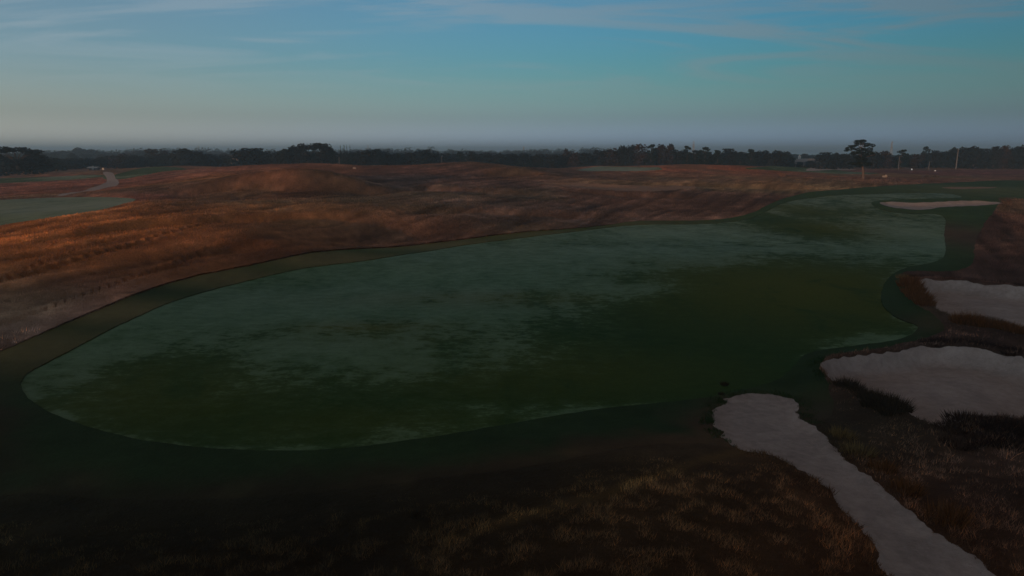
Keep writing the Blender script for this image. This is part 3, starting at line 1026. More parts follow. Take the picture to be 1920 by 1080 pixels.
def unit_tree(kind, seed):
    """trunk and crown of a tree 1 m wide and 1 m high, to be scaled"""
    rg = np.random.default_rng(seed)
    tr = MB()
    lobes = []
    if kind == 'round':
        for k in range(11):
            q = rg.uniform(0, 6.28)
            e = rg.uniform(.0, .3)
            z = rg.uniform(.28, .82)
            r = rg.uniform(.12, .24) * (1.25 - z * .5)
            lobes.append((math.cos(q) * e, math.sin(q) * e, z, r, r, r * .75))
        lobes.append((0, 0, .5, .34, .34, .36))
        lobes.append((0, 0, .2, .38, .38, .2))
        V, Fq = leaf_cloud(lobes, 1100, .05, rg)
        V[:, 2] = np.clip(V[:, 2], .01, 1.0)
        tr.tube([(0, 0, -.05), (.01, 0, .25), (0, .02, .55)], [.035, .028, .012])
        for k in range(4):
            q = k * 1.57 + rg.uniform(0, 1)
            tr.tube([(0, 0, .25), (math.cos(q) * .14, math.sin(q) * .14, .5), (math.cos(q) * .24, math.sin(q) * .24, .68)], [.018, .012, .005], 5)
    elif kind == 'dome':       # umbrella topped tree, open under the crown
        for k in range(10):
            q = rg.uniform(0, 6.28)
            e = rg.uniform(.05, .34)
            lobes.append((math.cos(q) * e, math.sin(q) * e, .84 - e * e * 1.2 + rg.uniform(-.03, .05), .16, .16, .08))
        for k in range(6):
            q = rg.uniform(0, 6.28)
            lobes.append((math.cos(q) * .3, math.sin(q) * .3, rg.uniform(.35, .6), .16, .16, .12))
        lobes.append((0, 0, .3, .36, .36, .26))
        V, Fq = leaf_cloud(lobes, 1000, .045, rg, .4)
        tr.tube([(0, 0, -.05), (.02, 0, .4), (0, .02, .8)], [.035, .028, .012])
        for k in range(6):
            q = k * 1.05 + rg.uniform(0, .6)
            tr.tube([(.01, 0, .4), (math.cos(q) * .15, math.sin(q) * .15, .66), (math.cos(q) * .3, math.sin(q) * .3, .78)], [.018, .011, .005], 5)
    elif kind == 'pine':       # ragged, layered
        for k in range(13):
            z = .12 + .84 * k / 12
            q = k * 2.4 + rg.uniform(-.5, .5)
            e = rg.uniform(.08, .34) * (1.15 - z * .7)
            r = rg.uniform(.12, .2) * (1.45 - .75 * z)
            lobes.append((math.cos(q) * e, math.sin(q) * e, z, r, r, r * .42))
        lobes.append((0, 0, .93, .14, .14, .06))
        V, Fq = leaf_cloud(lobes, 1200, .044, rg, .3)
        tr.tube([(0, 0, -.05), (.02, 0, .45), (0, .01, .94)], [.03, .022, .006])
        for l in lobes[::2]:
            tr.tube([(0, 0, l[2] - .08), (l[0], l[1], l[2])], [.01, .004], 5)
    else:                      # 'spire' conifer
        for k in range(14):
            z = .12 + .84 * k / 13
            w = .42 * (1 - z) + .05
            for j in range(3 if k < 10 else 1):
                q = j * 2.1 + k
                e = w * .5 if k < 10 else 0
                lobes.append((math.cos(q) * e, math.sin(q) * e, z, w * .6, w * .6, .05))
        V, Fq = leaf_cloud(lobes, 800, .035, rg, .2)
        tr.tube([(0, 0, -.05), (0, 0, .5), (0, 0, .97)], [.03, .018, .004])
    V[:, 2] *= 1.0 / np.quantile(V[:, 2], .993)
    V[:, :2] *= .5 / np.quantile(np.hypot(V[:, 0], V[:, 1]), .985)
    return tr, V, Fq


PROTO = {}
for kind, n_, mt in (('round', 5, M_LEAF), ('dome', 2, M_LEAF), ('pine', 3, M_PINE), ('spire', 2, M_PINE), ('pale', 3, M_PALE)):
    PROTO[kind] = []
    for k in range(n_):
        tr, V, Fq = unit_tree('round' if kind == 'pale' else kind, 100 + k + len(kind) * 13)
        trunk = tr.mesh('trunk', M_BARK)
        crown = mesh_np('crown', V, Fq, mt, link_it=False)
        # one joined mesh for far trees
        nv = len(tr.v)
        j = bpy.data.meshes.new('tree')
        j.from_pydata(list(tr.v) + [tuple(p) for p in V], [], list(tr.f) + [tuple(int(i) + nv for i in q) for q in Fq])
        j.materials.append(mt)
        j.update()
        PROTO[kind].append((trunk, crown, j))


def tree(name, kind, x, y, top, width, rz, parts=True, zb=None):
    z0 = gz_at(x, y) if zb is None else zb
    trunk, crown, j = random.choice(PROTO[kind])
    h = max(2.0, top - z0)
    if parts:
        e = empty(name, (x, y, z0), rz, (width, width, h))
        obj('trunk', trunk, e)
        obj('crown', crown, e)
    else:
        e = obj(name, j, None, (x, y, z0))
        e.rotation_euler = (0, 0, rz)
        e.scale = (width, width, h)
    return e


def at_y(px, py, Y):
    dx, dy, dz = ray(px, py)
    t = Y / dy
    return dx * t, Y, CAM_Z + dz * t


# front row of the wood: px, top py, half width px, kind, distance
FRONT = [
    (-6, 289, 22, 'round', 335), (28, 276, 30, 'dome', 330), (62, 287, 20, 'round', 338), (95, 297, 20, 'round', 470), (128, 298, 20, 'round', 470), (160, 297, 17, 'round', 480),
    (200, 293, 14, 'round', 490), (226, 289, 16, 'pale', 480), (250, 292, 13, 'round', 480), (297, 280, 20, 'pale', 500), (322, 296, 14, 'round', 470), (345, 280, 24, 'round', 460),
    (385, 289, 15, 'round', 470), (411, 293, 15, 'round', 480), (463, 278, 28, 'round', 430), (489, 283, 14, 'round', 440), (513, 288, 14, 'round', 435), (535, 280, 18, 'round', 430), (552, 275, 16, 'round', 432),
    (577, 270, 18, 'dome', 420), (600, 269, 21, 'dome', 422), (614, 278, 16, 'round', 428), (626, 283, 9, 'pine', 424), (638, 274, 5, 'spire', 420), (645, 273, 6, 'spire', 422), (650, 275, 5, 'spire', 419),
    (656, 275, 5.5, 'spire', 421), (680, 282, 20, 'round', 430), (703, 280, 16, 'pine', 432), (724, 284, 14, 'round', 440), (745, 288, 14, 'round', 450), (765, 287, 12, 'pale', 460), (788, 281, 20, 'round', 450),
    (815, 287, 14, 'round', 465), (838, 289, 14, 'pale', 470), (863, 284, 11, 'pine', 470), (886, 284, 10, 'round', 470), (910, 288, 14, 'round', 475), (935, 289, 15, 'round', 475), (960, 289, 14, 'round', 480),
    (985, 288, 14, 'round', 480), (1010, 290, 14, 'round', 478), (1036, 290, 15, 'round', 470), (1063, 280, 8, 'pale', 500), (1080, 287, 12, 'pale', 470), (1103, 287, 14, 'round', 465), (1128, 281, 11, 'round', 460),
    (1150, 279, 13, 'pale', 455), (1168, 274, 8, 'round', 452), (1181, 273, 9, 'round', 450), (1203, 271, 13, 'pale', 448), (1222, 271, 10, 'pine', 442), (1241, 272, 13, 'pale', 446), (1258, 271, 10, 'pale', 444),
    (1274, 281, 11, 'round', 440), (1289, 274, 9, 'pine', 438), (1304, 282, 12, 'pine', 440), (1323, 276, 13, 'pine', 438), (1346, 282, 11, 'pine', 440), (1369, 279, 15, 'round', 445), (1389, 285, 10, 'pine', 440),
    (1409, 280, 12, 'pine', 438), (1428, 283, 12, 'round', 440), (1454, 286, 18, 'round', 430), (1474, 288, 13, 'round', 430), (1545, 286, 16, 'round', 440), (1567, 288, 13, 'round', 440), (1588, 289, 13, 'round', 442),
    (1640, 286, 13, 'round', 450), (1660, 284, 14, 'pale', 455), (1692, 281, 12, 'pine', 460), (1718, 289, 13, 'pale', 460), (1737, 275, 9, 'pine', 470), (1752, 283, 10, 'round', 470), (1772, 286, 13, 'round', 470),
    (1791, 278, 10, 'round', 470), (1808, 277, 13, 'round', 455), (1829, 276, 16, 'round', 450), (1851, 279, 13, 'round', 450), (1867, 275, 12, 'round', 445), (1886, 274, 12, 'pale', 445), (1906, 277, 11, 'round', 440), (1920, 274, 12, 'round', 440), (1945, 276, 16, 'round', 440),
]
KIND_WORD = {'round': 'dark rounded broadleaf tree', 'dome': 'dark spreading umbrella-topped tree', 'pine': 'dark ragged pine', 'spire': 'dark pointed conifer', 'pale': 'brownish autumn tree'}
ORD = lambda n: f"{n}{'th' if 10 <= n % 100 <= 20 else {1: 'st', 2: 'nd', 3: 'rd'}.get(n % 10, 'th')}"
seen = {}
SPECIAL = {28: 'large umbrella-topped tree standing nearest at the far left edge', 345: 'dark rounded tree standing just left of the leftmost pylon', 463: 'big dark rounded tree covering the white house gable', 577: 'left of the two tall umbrella-topped trees above the orange hill', 600: 'right of the two tall umbrella-topped trees above the orange hill',
           1063: 'small pale tree poking above the flat wood at the centre', 1737: 'airy tree standing above the car park lamps', 1369: 'round-headed tree between ragged pines right of the pylon'}
for (px, ty, hw, kind, Y) in FRONT:
    x, y, top = at_y(px, ty, Y)
    w = 2 * hw * Y / F_PX * (1.0 if kind == 'spire' else 1.42)
    name = {'pine': 'pine_tree', 'spire': 'conifer'}.get(kind, 'broadleaf_tree')
    e = tree(name, kind, x, y, top, w, random.uniform(0, 6.28))
    seen[kind] = seen.get(kind, 0) + 1
    lb = SPECIAL.get(px) or f'{KIND_WORD[kind]} in the front row of the wood, {ORD(seen[kind])} such from the left'
    tag(e, lb, 'tree', 'trees in the front row of the wood')

# lower trees filling the wood behind the front row
k = 0
for px in np.arange(-30, 1960, 15.5):
    px = float(px + random.uniform(-5, 5))
    if 1478 < px < 1534:
        continue
    Y = random.uniform(470, 560) if px > 110 else random.uniform(380, 420)
    ty = random.uniform(289, 296) + (4 if px < 240 else 0)
    if 480 < px < 720 or 1115 < px < 1475:
        ty = random.uniform(282, 290)
    if px > 1770:
        ty = random.uniform(280, 287)
    x, y, top = at_y(px, ty, Y)
    e = tree('broadleaf_tree' if random.random() < .75 else 'pine_tree', random.choice(['round', 'round', 'round', 'pale', 'pine']), x, y, top, random.uniform(9, 13), random.uniform(0, 6.28), False)
    tag(e, 'low dark tree filling the wood behind its front row', 'tree', 'low trees filling the wood')
for px, ty, w in ((1484, 299.5, 7), (1519, 301, 8), (1500, 303.5, 6)):
    x, y, top = at_y(px, ty, 462)
    e = tree('broadleaf_tree', 'round', x, y, top, w, random.uniform(0, 6.28), False)
    tag(e, {1484: 'low dark tree at the left end of the pale-roofed house', 1519: 'low dark tree at the right end of the pale-roofed house', 1500: 'lowest dark tree in front of the pale-roofed house'}[px], 'tree')
for px in np.arange(-20, 1950, 15.0):
    px = float(px + random.uniform(-6, 6))
    Y = random.uniform(640, 1000)
    ty = random.uniform(285, 290) if px < 1400 else random.uniform(289, 293)
    x, y, top = at_y(px, ty, Y)
    e = tree('broadleaf_tree', random.choice(['round', 'round', 'pale']), x, y, top, random.uniform(11, 17), random.uniform(0, 6.28), False)
    tag(e, 'hazy grey tree of the middle distance behind the dark wood', 'tree', 'hazy trees of the middle distance')
for px, ty, hw, Y in ((147, 277.5, 15, 900), (172, 281, 14, 920), (118, 283, 16, 950), (270, 282, 13, 800), (1510, 288.5, 12, 760)):
    x, y, top = at_y(px, ty, Y)
    e = tree('broadleaf_tree', 'round', x, y, top, 2.2 * hw * Y / F_PX, random.uniform(0, 6.28), False)
    tag(e, {147: 'tallest hazy grey tree rising behind the left woods', 172: 'hazy tree just right of the tallest hazy one at left', 118: 'hazy tree just left of the tallest hazy one at left',
            270: 'hazy round tree left of the brownish tree at left', 1510: 'hazy tree directly behind the white-roofed house'}[px], 'tree')

# far woods that read as one mass
rg = np.random.default_rng(5)
V, Fq = [], []
nb = 0
for k in range(1500):
    q = math.radians(rg.uniform(-41, 41))
    r = rg.uniform(1050, 2100)
    if math.degrees(q) > 11 and r > 1350:
        continue
    x, y = r * math.sin(q), r * math.cos(q)
    z0 = -16 * float(sstep(1500, 2600, np.array([r]))[0])
    w, h = rg.uniform(12, 22), rg.uniform(10, 16.5)
    # rise a little in long waves so that the outline is uneven
    h += 2.5 * math.sin(q * 23 + r * .004)
    if math.degrees(q) > 10:
        h = min(h, rg.uniform(5, 7))
    v, f = leaf_cloud([(x, y, z0 + h * .55, w * .5, w * .5, h * .5), (x + rg.normal() * 4, y, z0 + h * .4, w * .45, w * .45, h * .42)], 110, 1.5, rg)
    V.append(v)
    Fq.append(f + nb)
    nb += len(v)
o = mesh_np('far_wood', np.concatenate(V), np.concatenate(Fq), M_LEAF)
tag(o, 'hazy far-off wood along the horizon', 'wood', kind='stuff')

# ------------------------------------------------------------------ the lone pine on the right
LY = 268.0
lx, ly, _z = at_y(1617.5, 336, LY)
lz = gz_at(lx, ly)
SC = LY / F_PX / 8.0 * 1.02


def lp(zx, zy, dy=0.0):
    return ((zx - 1260) * SC, dy, (772 - zy) * SC)


e = empty('pine_tree', (lx, ly, lz))
tag(e, 'lone tall pine with bare trunk standing in the brown rough at right', 'tree')
tr = MB()
tr.tube([(0, 0, -.3), lp(1266, 730), lp(1255, 660), lp(1242, 590, .1), lp(1222, 500, .1), lp(1205, 420, .1), lp(1195, 330, 0), lp(1165, 245, 0)], [.5, .42, .38, .34, .28, .22, .14, .05], 9)
limbs = [((1225, 500), (1130, 455), (1080, 450)), ((1210, 440), (1130, 400), (1010, 335)), ((1205, 420), (1300, 360), (1345, 300)), ((1200, 370), (1260, 310), (1300, 275)), ((1235, 560), (1310, 560), (1350, 560)),
         ((1235, 545), (1160, 545), (1090, 545)), ((1220, 480), (1310, 440), (1385, 420)), ((1195, 330), (1120, 270), (1085, 235)), ((1195, 340), (1200, 280), (1215, 225))]
for i, L in enumerate(limbs):
    dy = (-1.2, 1.2)[i % 2]
    tr.tube([lp(*L[0]), lp(*L[1], dy * .6), lp(*L[2], dy)], [.14, .09, .03], 6)
tr.build('trunk', flat_mat('pine_bark', (.10, .07, .055), .9, .3, 3), e)
PADS = [(1150, 232, 85, 20), (1190, 222, 45, 14), (1195, 262, 62, 24), (1120, 255, 40, 18), (1010, 335, 68, 28), (985, 362, 38, 18), (1060, 302, 58, 17), (1100, 288, 36, 15), (1290, 276, 62, 24), (1338, 292, 36, 26), (1255, 300, 45, 14),
        (1190, 345, 92, 26), (1310, 348, 50, 34), (1240, 385, 90, 30), (1150, 392, 80, 26), (1120, 410, 50, 18), (1330, 395, 50, 24), (1378, 424, 40, 20), (1290, 432, 70, 28), (1200, 445, 70, 34),
        (1110, 452, 46, 22), (1250, 490, 80, 34), (1180, 500, 60, 30), (1240, 545, 110, 30), (1120, 545, 62, 26), (1325, 560, 52, 26), (1190, 575, 60, 20), (1060, 550, 30, 14)]
rg = np.random.default_rng(3)
lob = []
for zx, zy, rx, rz_ in PADS:
    d = rg.uniform(-1.5, 1.5)
    c = lp(zx, zy, d)
    lob.append((*c, rx * SC, rx * SC * .9, rz_ * SC))
V, Fq = leaf_cloud(lob, 9500, .19, rg, .25)
mesh_np('crown', V, Fq, M_PINE, e)

# ------------------------------------------------------------------ pylons
M_STEEL = flat_mat('galvanised_steel', (.22, .23, .24), .6)


def pylon(px, top_py, h, label, rz):
    # distance so that a tower this high reaches that height in the view
    dx, dy, dz = ray(px, top_py)
    Y = 1450.0 if h > 36 else 2100.0
    x, y, top = at_y(px, top_py, Y)
    z0 = top - h
    e = empty('pylon', (x, y, z0), rz)
    m = MB()
    th_ = .42
    lv = [0, .25, .45, .6, .72, .84, 1.0]
    hw = [3.6, 2.5, 1.7, 1.15, .95, .8, .15]
    for sx in (-1, 1):
        for sy in (-1, 1):
            m.tube([(sx * w, sy * w, l * h) for w, l in zip(hw, lv)], th_ * .6, 4)
    for i in range(len(lv) - 1):
        for sy in (-1, 1):
            a0, b0 = (-hw[i], sy * hw[i], lv[i] * h), (hw[i + 1], sy * hw[i + 1], lv[i + 1] * h)
            m.tube([a0, b0], th_ * .35, 4)
            m.tube([(hw[i], sy * hw[i], lv[i] * h), (-hw[i + 1], sy * hw[i + 1], lv[i + 1] * h)], th_ * .35, 4)
            m.tube([(sy * hw[i], -hw[i], lv[i] * h), (sy * hw[i + 1], hw[i + 1], lv[i + 1] * h)], th_ * .35, 4)
            m.tube([(-hw[i], sy * hw[i], lv[i] * h), (hw[i], sy * hw[i], lv[i] * h)], th_ * .35, 4)
    m.build('lattice_mast', M_STEEL, e)
    for l, w in ((.66, 4.6), (.78, 3.8), (.9, 3.0)):
        am = MB()
        for s in (-1, 1):
            am.tube([(s * .8, 0, l * h), (s * w, 0, l * h + .3)], th_ * .4, 4)
            am.tube([(s * .8, 0, l * h + 1.4), (s * w, 0, l * h + .3)], th_ * .35, 4)
            am.tube([(s * w, 0, l * h + .3), (s * w, 0, l * h - 1.3)], .2, 5)
        am.build('cross_arm', M_STEEL, e)
    tag(e, label, 'pylon', 'pylons on the horizon')


pylon(372, 272.5, 32, 'leftmost faint lattice pylon above the left wood', .3)
pylon(690, 271.5, 33, 'faint lattice pylon just right of the pointed conifers', .2)
pylon(982, 274, 31, 'smallest faint lattice pylon near the centre of the horizon', .4)
pylon(1301, 263.5, 40, 'tall lattice pylon behind the ragged pines', .5)
pylon(1673, 263.5, 40, 'tall lattice pylon just right of the lone pine', .6)

# ------------------------------------------------------------------ poles and lamps
M_POLE = flat_mat('pale_pole', (.11, .11, .12), .6)
M_WHITE = flat_mat('white_paint', (.45, .44, .44), .6, .06)
M_DARK = flat_mat('dark_metal', (.05, .05, .055), .5)


def pole(px, top_py, Y, h, r, label, arm=True):
    x, y, top = at_y(px, top_py, Y)
    z0 = min(gz_at(x, y), top - h)
    e = empty('utility_pole', (x, y, z0))
    m = MB()
    m.tube([(0, 0, 0), (0, 0, (top - z0) * .5), (.02, 0, top - z0)], [r, r * .85, r * .65], 8)
    m.build('post', M_POLE, e)
    if arm:
        m = MB()
        m.tube([(0, 0, top - z0 - .15), (.5, 0, top - z0), (1.1, 0, top - z0)], [.06, .05, .05], 6)
        m.box((1.25, 0, top - z0 - .02), (.6, .25, .12))
        m.build('lamp_arm', M_POLE, e)
    tag(e, label, 'pole')


pole(635.5, 294, 405, 8, .22, 'slim pale pole in front of the pointed conifers', False)
pole(828, 292.5, 430, 8, .18, 'slim faint pole on the brown crest left of centre', False)
pole(1687, 293, 430, 8, .2, 'slim pale pole between the lone pine and the car park lamps')
pole(1743, 302.5, 425, 5, .22, 'short pale pole at the edge of the car park', True)
pole(1797, 279, 440, 12, .34, 'tallest white pole standing against the right-hand wood', False)

M_LIT, t_, p_ = new_mat('lit_lamp_globe')
p_.inputs['Base Color'].default_value = (.8, .8, .78, 1)
p_.inputs['Emission Color'].default_value = (1, .97, .92, 1)
p_.inputs['Emission Strength'].default_value = .11


def sphere(mb, c, r, n=8, m=6, sz=1.0):
    vs_, fs_ = [], []
    for i in range(m + 1):
        a_ = math.pi * i / m
        for j in range(n):
            q = 2 * math.pi * j / n
            vs_.append((c[0] + r * math.sin(a_) * math.cos(q), c[1] + r * math.sin(a_) * math.sin(q), c[2] + r * sz * math.cos(a_)))
    for i in range(m):
        for j in range(n):
            fs_.append((i * n + j, (i + 1) * n + j, (i + 1) * n + (j + 1) % n, i * n + (j + 1) % n))
    mb.poly(vs_, fs_)


for px, py, Y, r, lb in ((1709.5, 317.5, 395, .42, 'leftmost lit lamp of the car park row below the wood'), (1753.5, 320.8, 385, .42, 'brightest lit lamp right of the short pole at the car park'),
                         (1774.5, 323.5, 378, .34, 'third lit lamp from the left in the car park row'), (1793, 324.5, 376, .34, 'rightmost lit lamp of the car park row'), (1212, 299.5, 452, .35, 'single dim lamp inside the dark wood at right of centre')):
    x, y, z = at_y(px, py, Y)
    z0 = gz_at(x, y)
    e = empty('lamp_post', (x, y, min(z0, z - 1.2)))
    hh = z - e.location.z
    m = MB()
    m.tube([(0, 0, 0), (0, 0, hh - r * .8)], [.09, .07], 7)
    m.build('post', M_DARK, e)
    m = MB()
    sphere(m, (0, 0, hh), r)
    m.build('lamp_globe', M_LIT, e)
    m = MB()
    m.tube([(0, 0, hh + r * .85), (0, 0, hh + r * 1.15)], [r * .7, r * .2], 8)
    m.build('cap', M_DARK, e)
    tag(e, lb, 'lamp', 'lit lamps by the wood')

# ------------------------------------------------------------------ houses
M_ROOFW = flat_mat('pale_roof', (.22, .21, .21), .7)
M_ROOFD = flat_mat('brown_roof', (.12, .09, .08), .8)
M_GLASS, t_, p_ = new_mat('window_glass')
p_.inputs['Base Color'].default_value = (.03, .035, .04, 1)
p_.inputs['Roughness'].default_value = .1


def house(px, base_py, Y, w, d, hw_, hr, rz, wall, roof, label, cupola=False, zlift=0.0):
    x, y, z = at_y(px, base_py, Y)
    e = empty('house', (x, y, z - zlift), rz)
    m = MB()
    hw2 = hw_ + zlift
    m.box((0, 0, hw2 / 2), (w, d, hw2))
    for s in (-1, 1):
        m.poly([(s * w / 2, -d / 2, hw2), (s * w / 2, d / 2, hw2), (s * w / 2, 0, hw2 + hr)], [(0, 1, 2)])
    m.build('wall', wall, e)
    m = MB()
    ov = .5
    th_ = .2
    for s in (-1, 1):
        y0, z0 = s * (d / 2 + ov), hw2 - hr * ov / (d / 2)
        p = [(-w / 2 - ov, y0, z0), (w / 2 + ov, y0, z0), (w / 2 + ov, 0, hw2 + hr), (-w / 2 - ov, 0, hw2 + hr)]
        q = [(a_[0], a_[1], a_[2] + th_) for a_ in p]
        m.poly(p + q, [(0, 1, 2, 3), (4, 5, 6, 7), (0, 1, 5, 4), (1, 2, 6, 5), (2, 3, 7, 6), (3, 0, 4, 7)])
    rf = m.build('roof', roof, e)
    nwin = max(2, int(w / 3))
    for i in range(nwin):
        m = MB()
        m.box((-w / 2 + w * (i + .5) / nwin, -d / 2 - .02, hw2 - 1.5), (1.1, .08, 1.3))
        m.build('window', M_GLASS, e)
    m = MB()
    m.box((w * .08, -d / 2 - .03, hw2 - hw_ + 1.05), (1.0, .1, 2.1))
    m.build('door', roof, e)
    if cupola:
        m = MB()
        m.box((-w * .22, 0, hw2 + hr + .6), (1.5, 1.5, 1.9))
        zc = hw2 + hr + 1.55
        cx = -w * .22
        m.poly([(cx - .95, -.95, zc), (cx + .95, -.95, zc), (cx + .95, .95, zc), (cx - .95, .95, zc), (cx, 0, zc + 1.6)], [(0, 1, 4), (1, 2, 4), (2, 3, 4), (3, 0, 4), (3, 2, 1, 0)])
        m.build('cupola', M_WHITE, rf)
    tag(e, label, 'house')


M_PINKW = flat_mat('weathered_wall', (.15, .125, .125), .8)
house(1507, 307, 520, 17, 9, 1.7, 1.9, .06, M_PINKW, M_ROOFW, 'long low house with pale roof and white cupola among the trees', True, 1.5)
house(439.5, 303, 520, 5.5, 5, 2.6, 1.6, .2, M_WHITE, M_ROOFD, 'white house gable half hidden by the big rounded tree', False, 2.0)
house(176, 317.5, 420, 5.0, 4, .9, .5, .1, M_PINKW, M_WHITE, 'low white-roofed shed under the trees at left', False, .5)
house(195, 321.5, 405, 2.6, 2.4, .5, .3, .1, M_PINKW, M_WHITE, 'tiny white-roofed hut above the gravel cart path', False, .5)


# ------------------------------------------------------------------ single bushes and grass tufts
def blades(P, h, w, lean, rg, cols, sway=.35):
    """one narrow triangle per blade"""
    n = len(P)
    q = rg.uniform(0, 2 * math.pi, n)
    side = np.stack([np.cos(q), np.sin(q), np.zeros(n)], 1) * (w * .5)[:, None]
    tip = P + np.stack([lean[:, 0] * h, lean[:, 1] * h, h], 1)
    V = np.stack([P - side, P + side, tip], 1).reshape(-1, 3)
    return V, np.arange(3 * n).reshape(-1, 3), np.repeat(cols, 3, 0)


def blade_mat(name):
    m, t, p = new_mat(name)
    c = attr(t, 'col').outputs[0]
    link(t, c, p.inputs['Base Color'])
    p.inputs['Roughness'].default_value = .8
    p.inputs['Specular IOR Level'].default_value = .05
    tl = node(t, 'ShaderNodeBsdfTranslucent')
    link(t, c, tl.inputs[0])
    mx = node(t, 'ShaderNodeMixShader')
    mx.inputs[0].default_value = .4
    link(t, p.outputs[0], mx.inputs[1])
    link(t, tl.outputs[0], mx.inputs[2])
    link(t, mx.outputs[0], t.nodes['Material Output'].inputs[0])
    return m


M_BLADE = blade_mat('dry_grass_blades')


def tuft_mesh(n, rad, h, c1, c2, seed, w=.035, spread=.55):
    rg = np.random.default_rng(seed)
    q, r = rg.uniform(0, 6.283, n), rad * np.sqrt(rg.uniform(0, 1, n))
    P = np.stack([np.cos(q) * r, np.sin(q) * r, np.full(n, -.1)], 1)
    P[:, 2] += 0
    dirn = np.stack([np.cos(q), np.sin(q)], 1) * (r / rad)[:, None] * spread + rg.normal(scale=.18, size=(n, 2))
    hh = h * rg.uniform(.45, 1.1, n) * (1 - .35 * (r / rad))
    cols = np.array(c1)[None] + rg.uniform(0, 1, (n, 1)) * (np.array(c2) - np.array(c1))[None]
    V, f, c = blades(P, hh, np.full(n, w) * rg.uniform(.7, 1.5, n), dirn, rg, cols)
    return mesh_np('grass_tuft', V, f, M_BLADE, None, {'col': c}, link_it=False)


TUFT = {
    'dark': [tuft_mesh(420, .5, .75, (.022, .018, .012), (.085, .058, .035), s, .03, .7) for s in range(4)],
    'rust': [tuft_mesh(420, .6, .8, (.07, .03, .012), (.24, .10, .035), s + 10) for s in range(3)],
    'straw': [tuft_mesh(320, .5, .6, (.10, .07, .03), (.28, .19, .08), s + 20) for s in range(2)],
    'heather': [tuft_mesh(620, .85, .42, (.018, .012, .010), (.07, .038, .028), s + 30, .03, .8) for s in range(4)],
}
TUFTS = [  # px, py, kind, scale, label, group
    *[(px, py, 'dark', s, 'dark wispy grass tuft on the near-left lip of the largest bunker', 'tufts on the near-left bunker lip') for px, py, s in
      ((1582, 738, 1.0), (1594, 742, 1.1), (1605, 748, .8), (1622, 760, .9), (1634, 764, 1.1), (1646, 770, 1.2), (1660, 774, 1.1), (1672, 780, 1.3), (1684, 786, 1.2), (1652, 780, 1.0), (1630, 772, .8), (1668, 790, 1.0))],
    *[(px, py, 'rust', s, 'rusty orange grass tuft on the left lip of the middle bunker', 'rusty tufts on the middle bunker') for px, py, s in
      ((1697, 545, 1.1), (1704, 540, 1.2), (1712, 548, 1.3), (1706, 558, 1.2), (1716, 566, 1.4), (1724, 572, 1.4), (1732, 580, 1.3), (1738, 584, 1.0), (1720, 556, 1.1))],
    (1692, 528, 'straw', 1.2, 'pale straw tuft at the top left corner of the middle bunker', None),
    *[(px, py, 'rust', s, 'rusty grass tuft on the near lip of the middle bunker', 'rusty tufts on the near lip of the middle bunker') for px, py, s in
      ((1800, 612, 1.2), (1812, 614, 1.3), (1824, 614, 1.2), (1838, 618, 1.2), (1850, 620, 1.0), (1866, 622, 1.0), (1882, 626, 1.1), (1898, 630, 1.0), (1912, 634, .9))],
    *[(px, py, 'heather', s, 'dark heather clump along the near edge of the largest bunker', 'heather along the largest bunker') for px, py, s in
      ((1810, 808, 1.1), (1830, 812, 1.2), (1850, 812, 1.0), (1870, 812, 1.1), (1892, 812, 1.2), (1912, 814, 1.1), (1780, 822, .9), (1840, 830, 1.2), (1880, 835, 1.3), (1800, 840, 1.0), (1915, 840, 1.2))],
    *[(px, py, 'heather', s, 'dark grass clump on the bank behind the largest bunker', 'dark clumps behind the largest bunker') for px, py, s in
      ((1748, 652, .9), (1770, 650, 1.1), (1795, 652, 1.1), (1820, 655, 1.2), (1848, 658, 1.1), (1876, 664, 1.1), (1902, 672, 1.2))],
    *[(px, py, 'heather', s, 'dark grass clump overhanging the back lip of the middle bunker', 'clumps on the back lip of the middle bunker') for px, py, s in
      ((1710, 524, 1.0), (1730, 522, 1.0), (1755, 522, 1.0), (1780, 524, 1.0), (1806, 527, 1.0), (1834, 530, 1.0), (1862, 535, 1.0), (1890, 540, 1.0), (1914, 543, 1.0))],
    (1608, 858, 'straw', 1.3, 'yellow-brown grass tuft right of the sandy path, below the bunker', None),
    (1578, 826, 'straw', 1.0, 'small pale tuft close to the right edge of the sandy path', None),
    (1776, 985, 'rust', 1.2, 'bright orange tuft on the right edge of the sandy path near the frame', None),
    (1700, 930, 'rust', .9, 'small rusty tuft halfway down the right edge of the sandy path', None),
    (1655, 890, 'rust', .9, 'rusty tuft beside the narrow middle of the sandy path', None),
    (1358, 727, 'dark', .45, 'small dark clump lying on the fairway above the sandy path', None),
    (1352, 746, 'dark', .3, 'tiny dark clump at the fairway edge above the sandy path', None),
    (785, 974, 'dark', .5, 'small dark clump in the dark foreground heath', None),
]
_rank = {}
for t_ in sorted(TUFTS, key=lambda q_: (q_[0], q_[1])):
    if t_[5]:
        _rank.setdefault(t_[5], []).append(t_[:2])
for i, (px, py, kind, s, lb, gp) in enumerate(TUFTS):
    if gp:
        lb = f'{lb}, {ORD(_rank[gp].index((px, py)) + 1)} from the left'
    x, y = hit(px, py)
    o = obj('grass_tuft', random.choice(TUFT[kind]), None, (x, y, gz_at(x, y)))
    o.rotation_euler = (0, 0, random.uniform(0, 6.28))
    s *= random.uniform(.9, 1.1)
    o.scale = (s, s, s * random.uniform(.9, 1.15))
    tag(o, lb, 'grass tuft', gp)

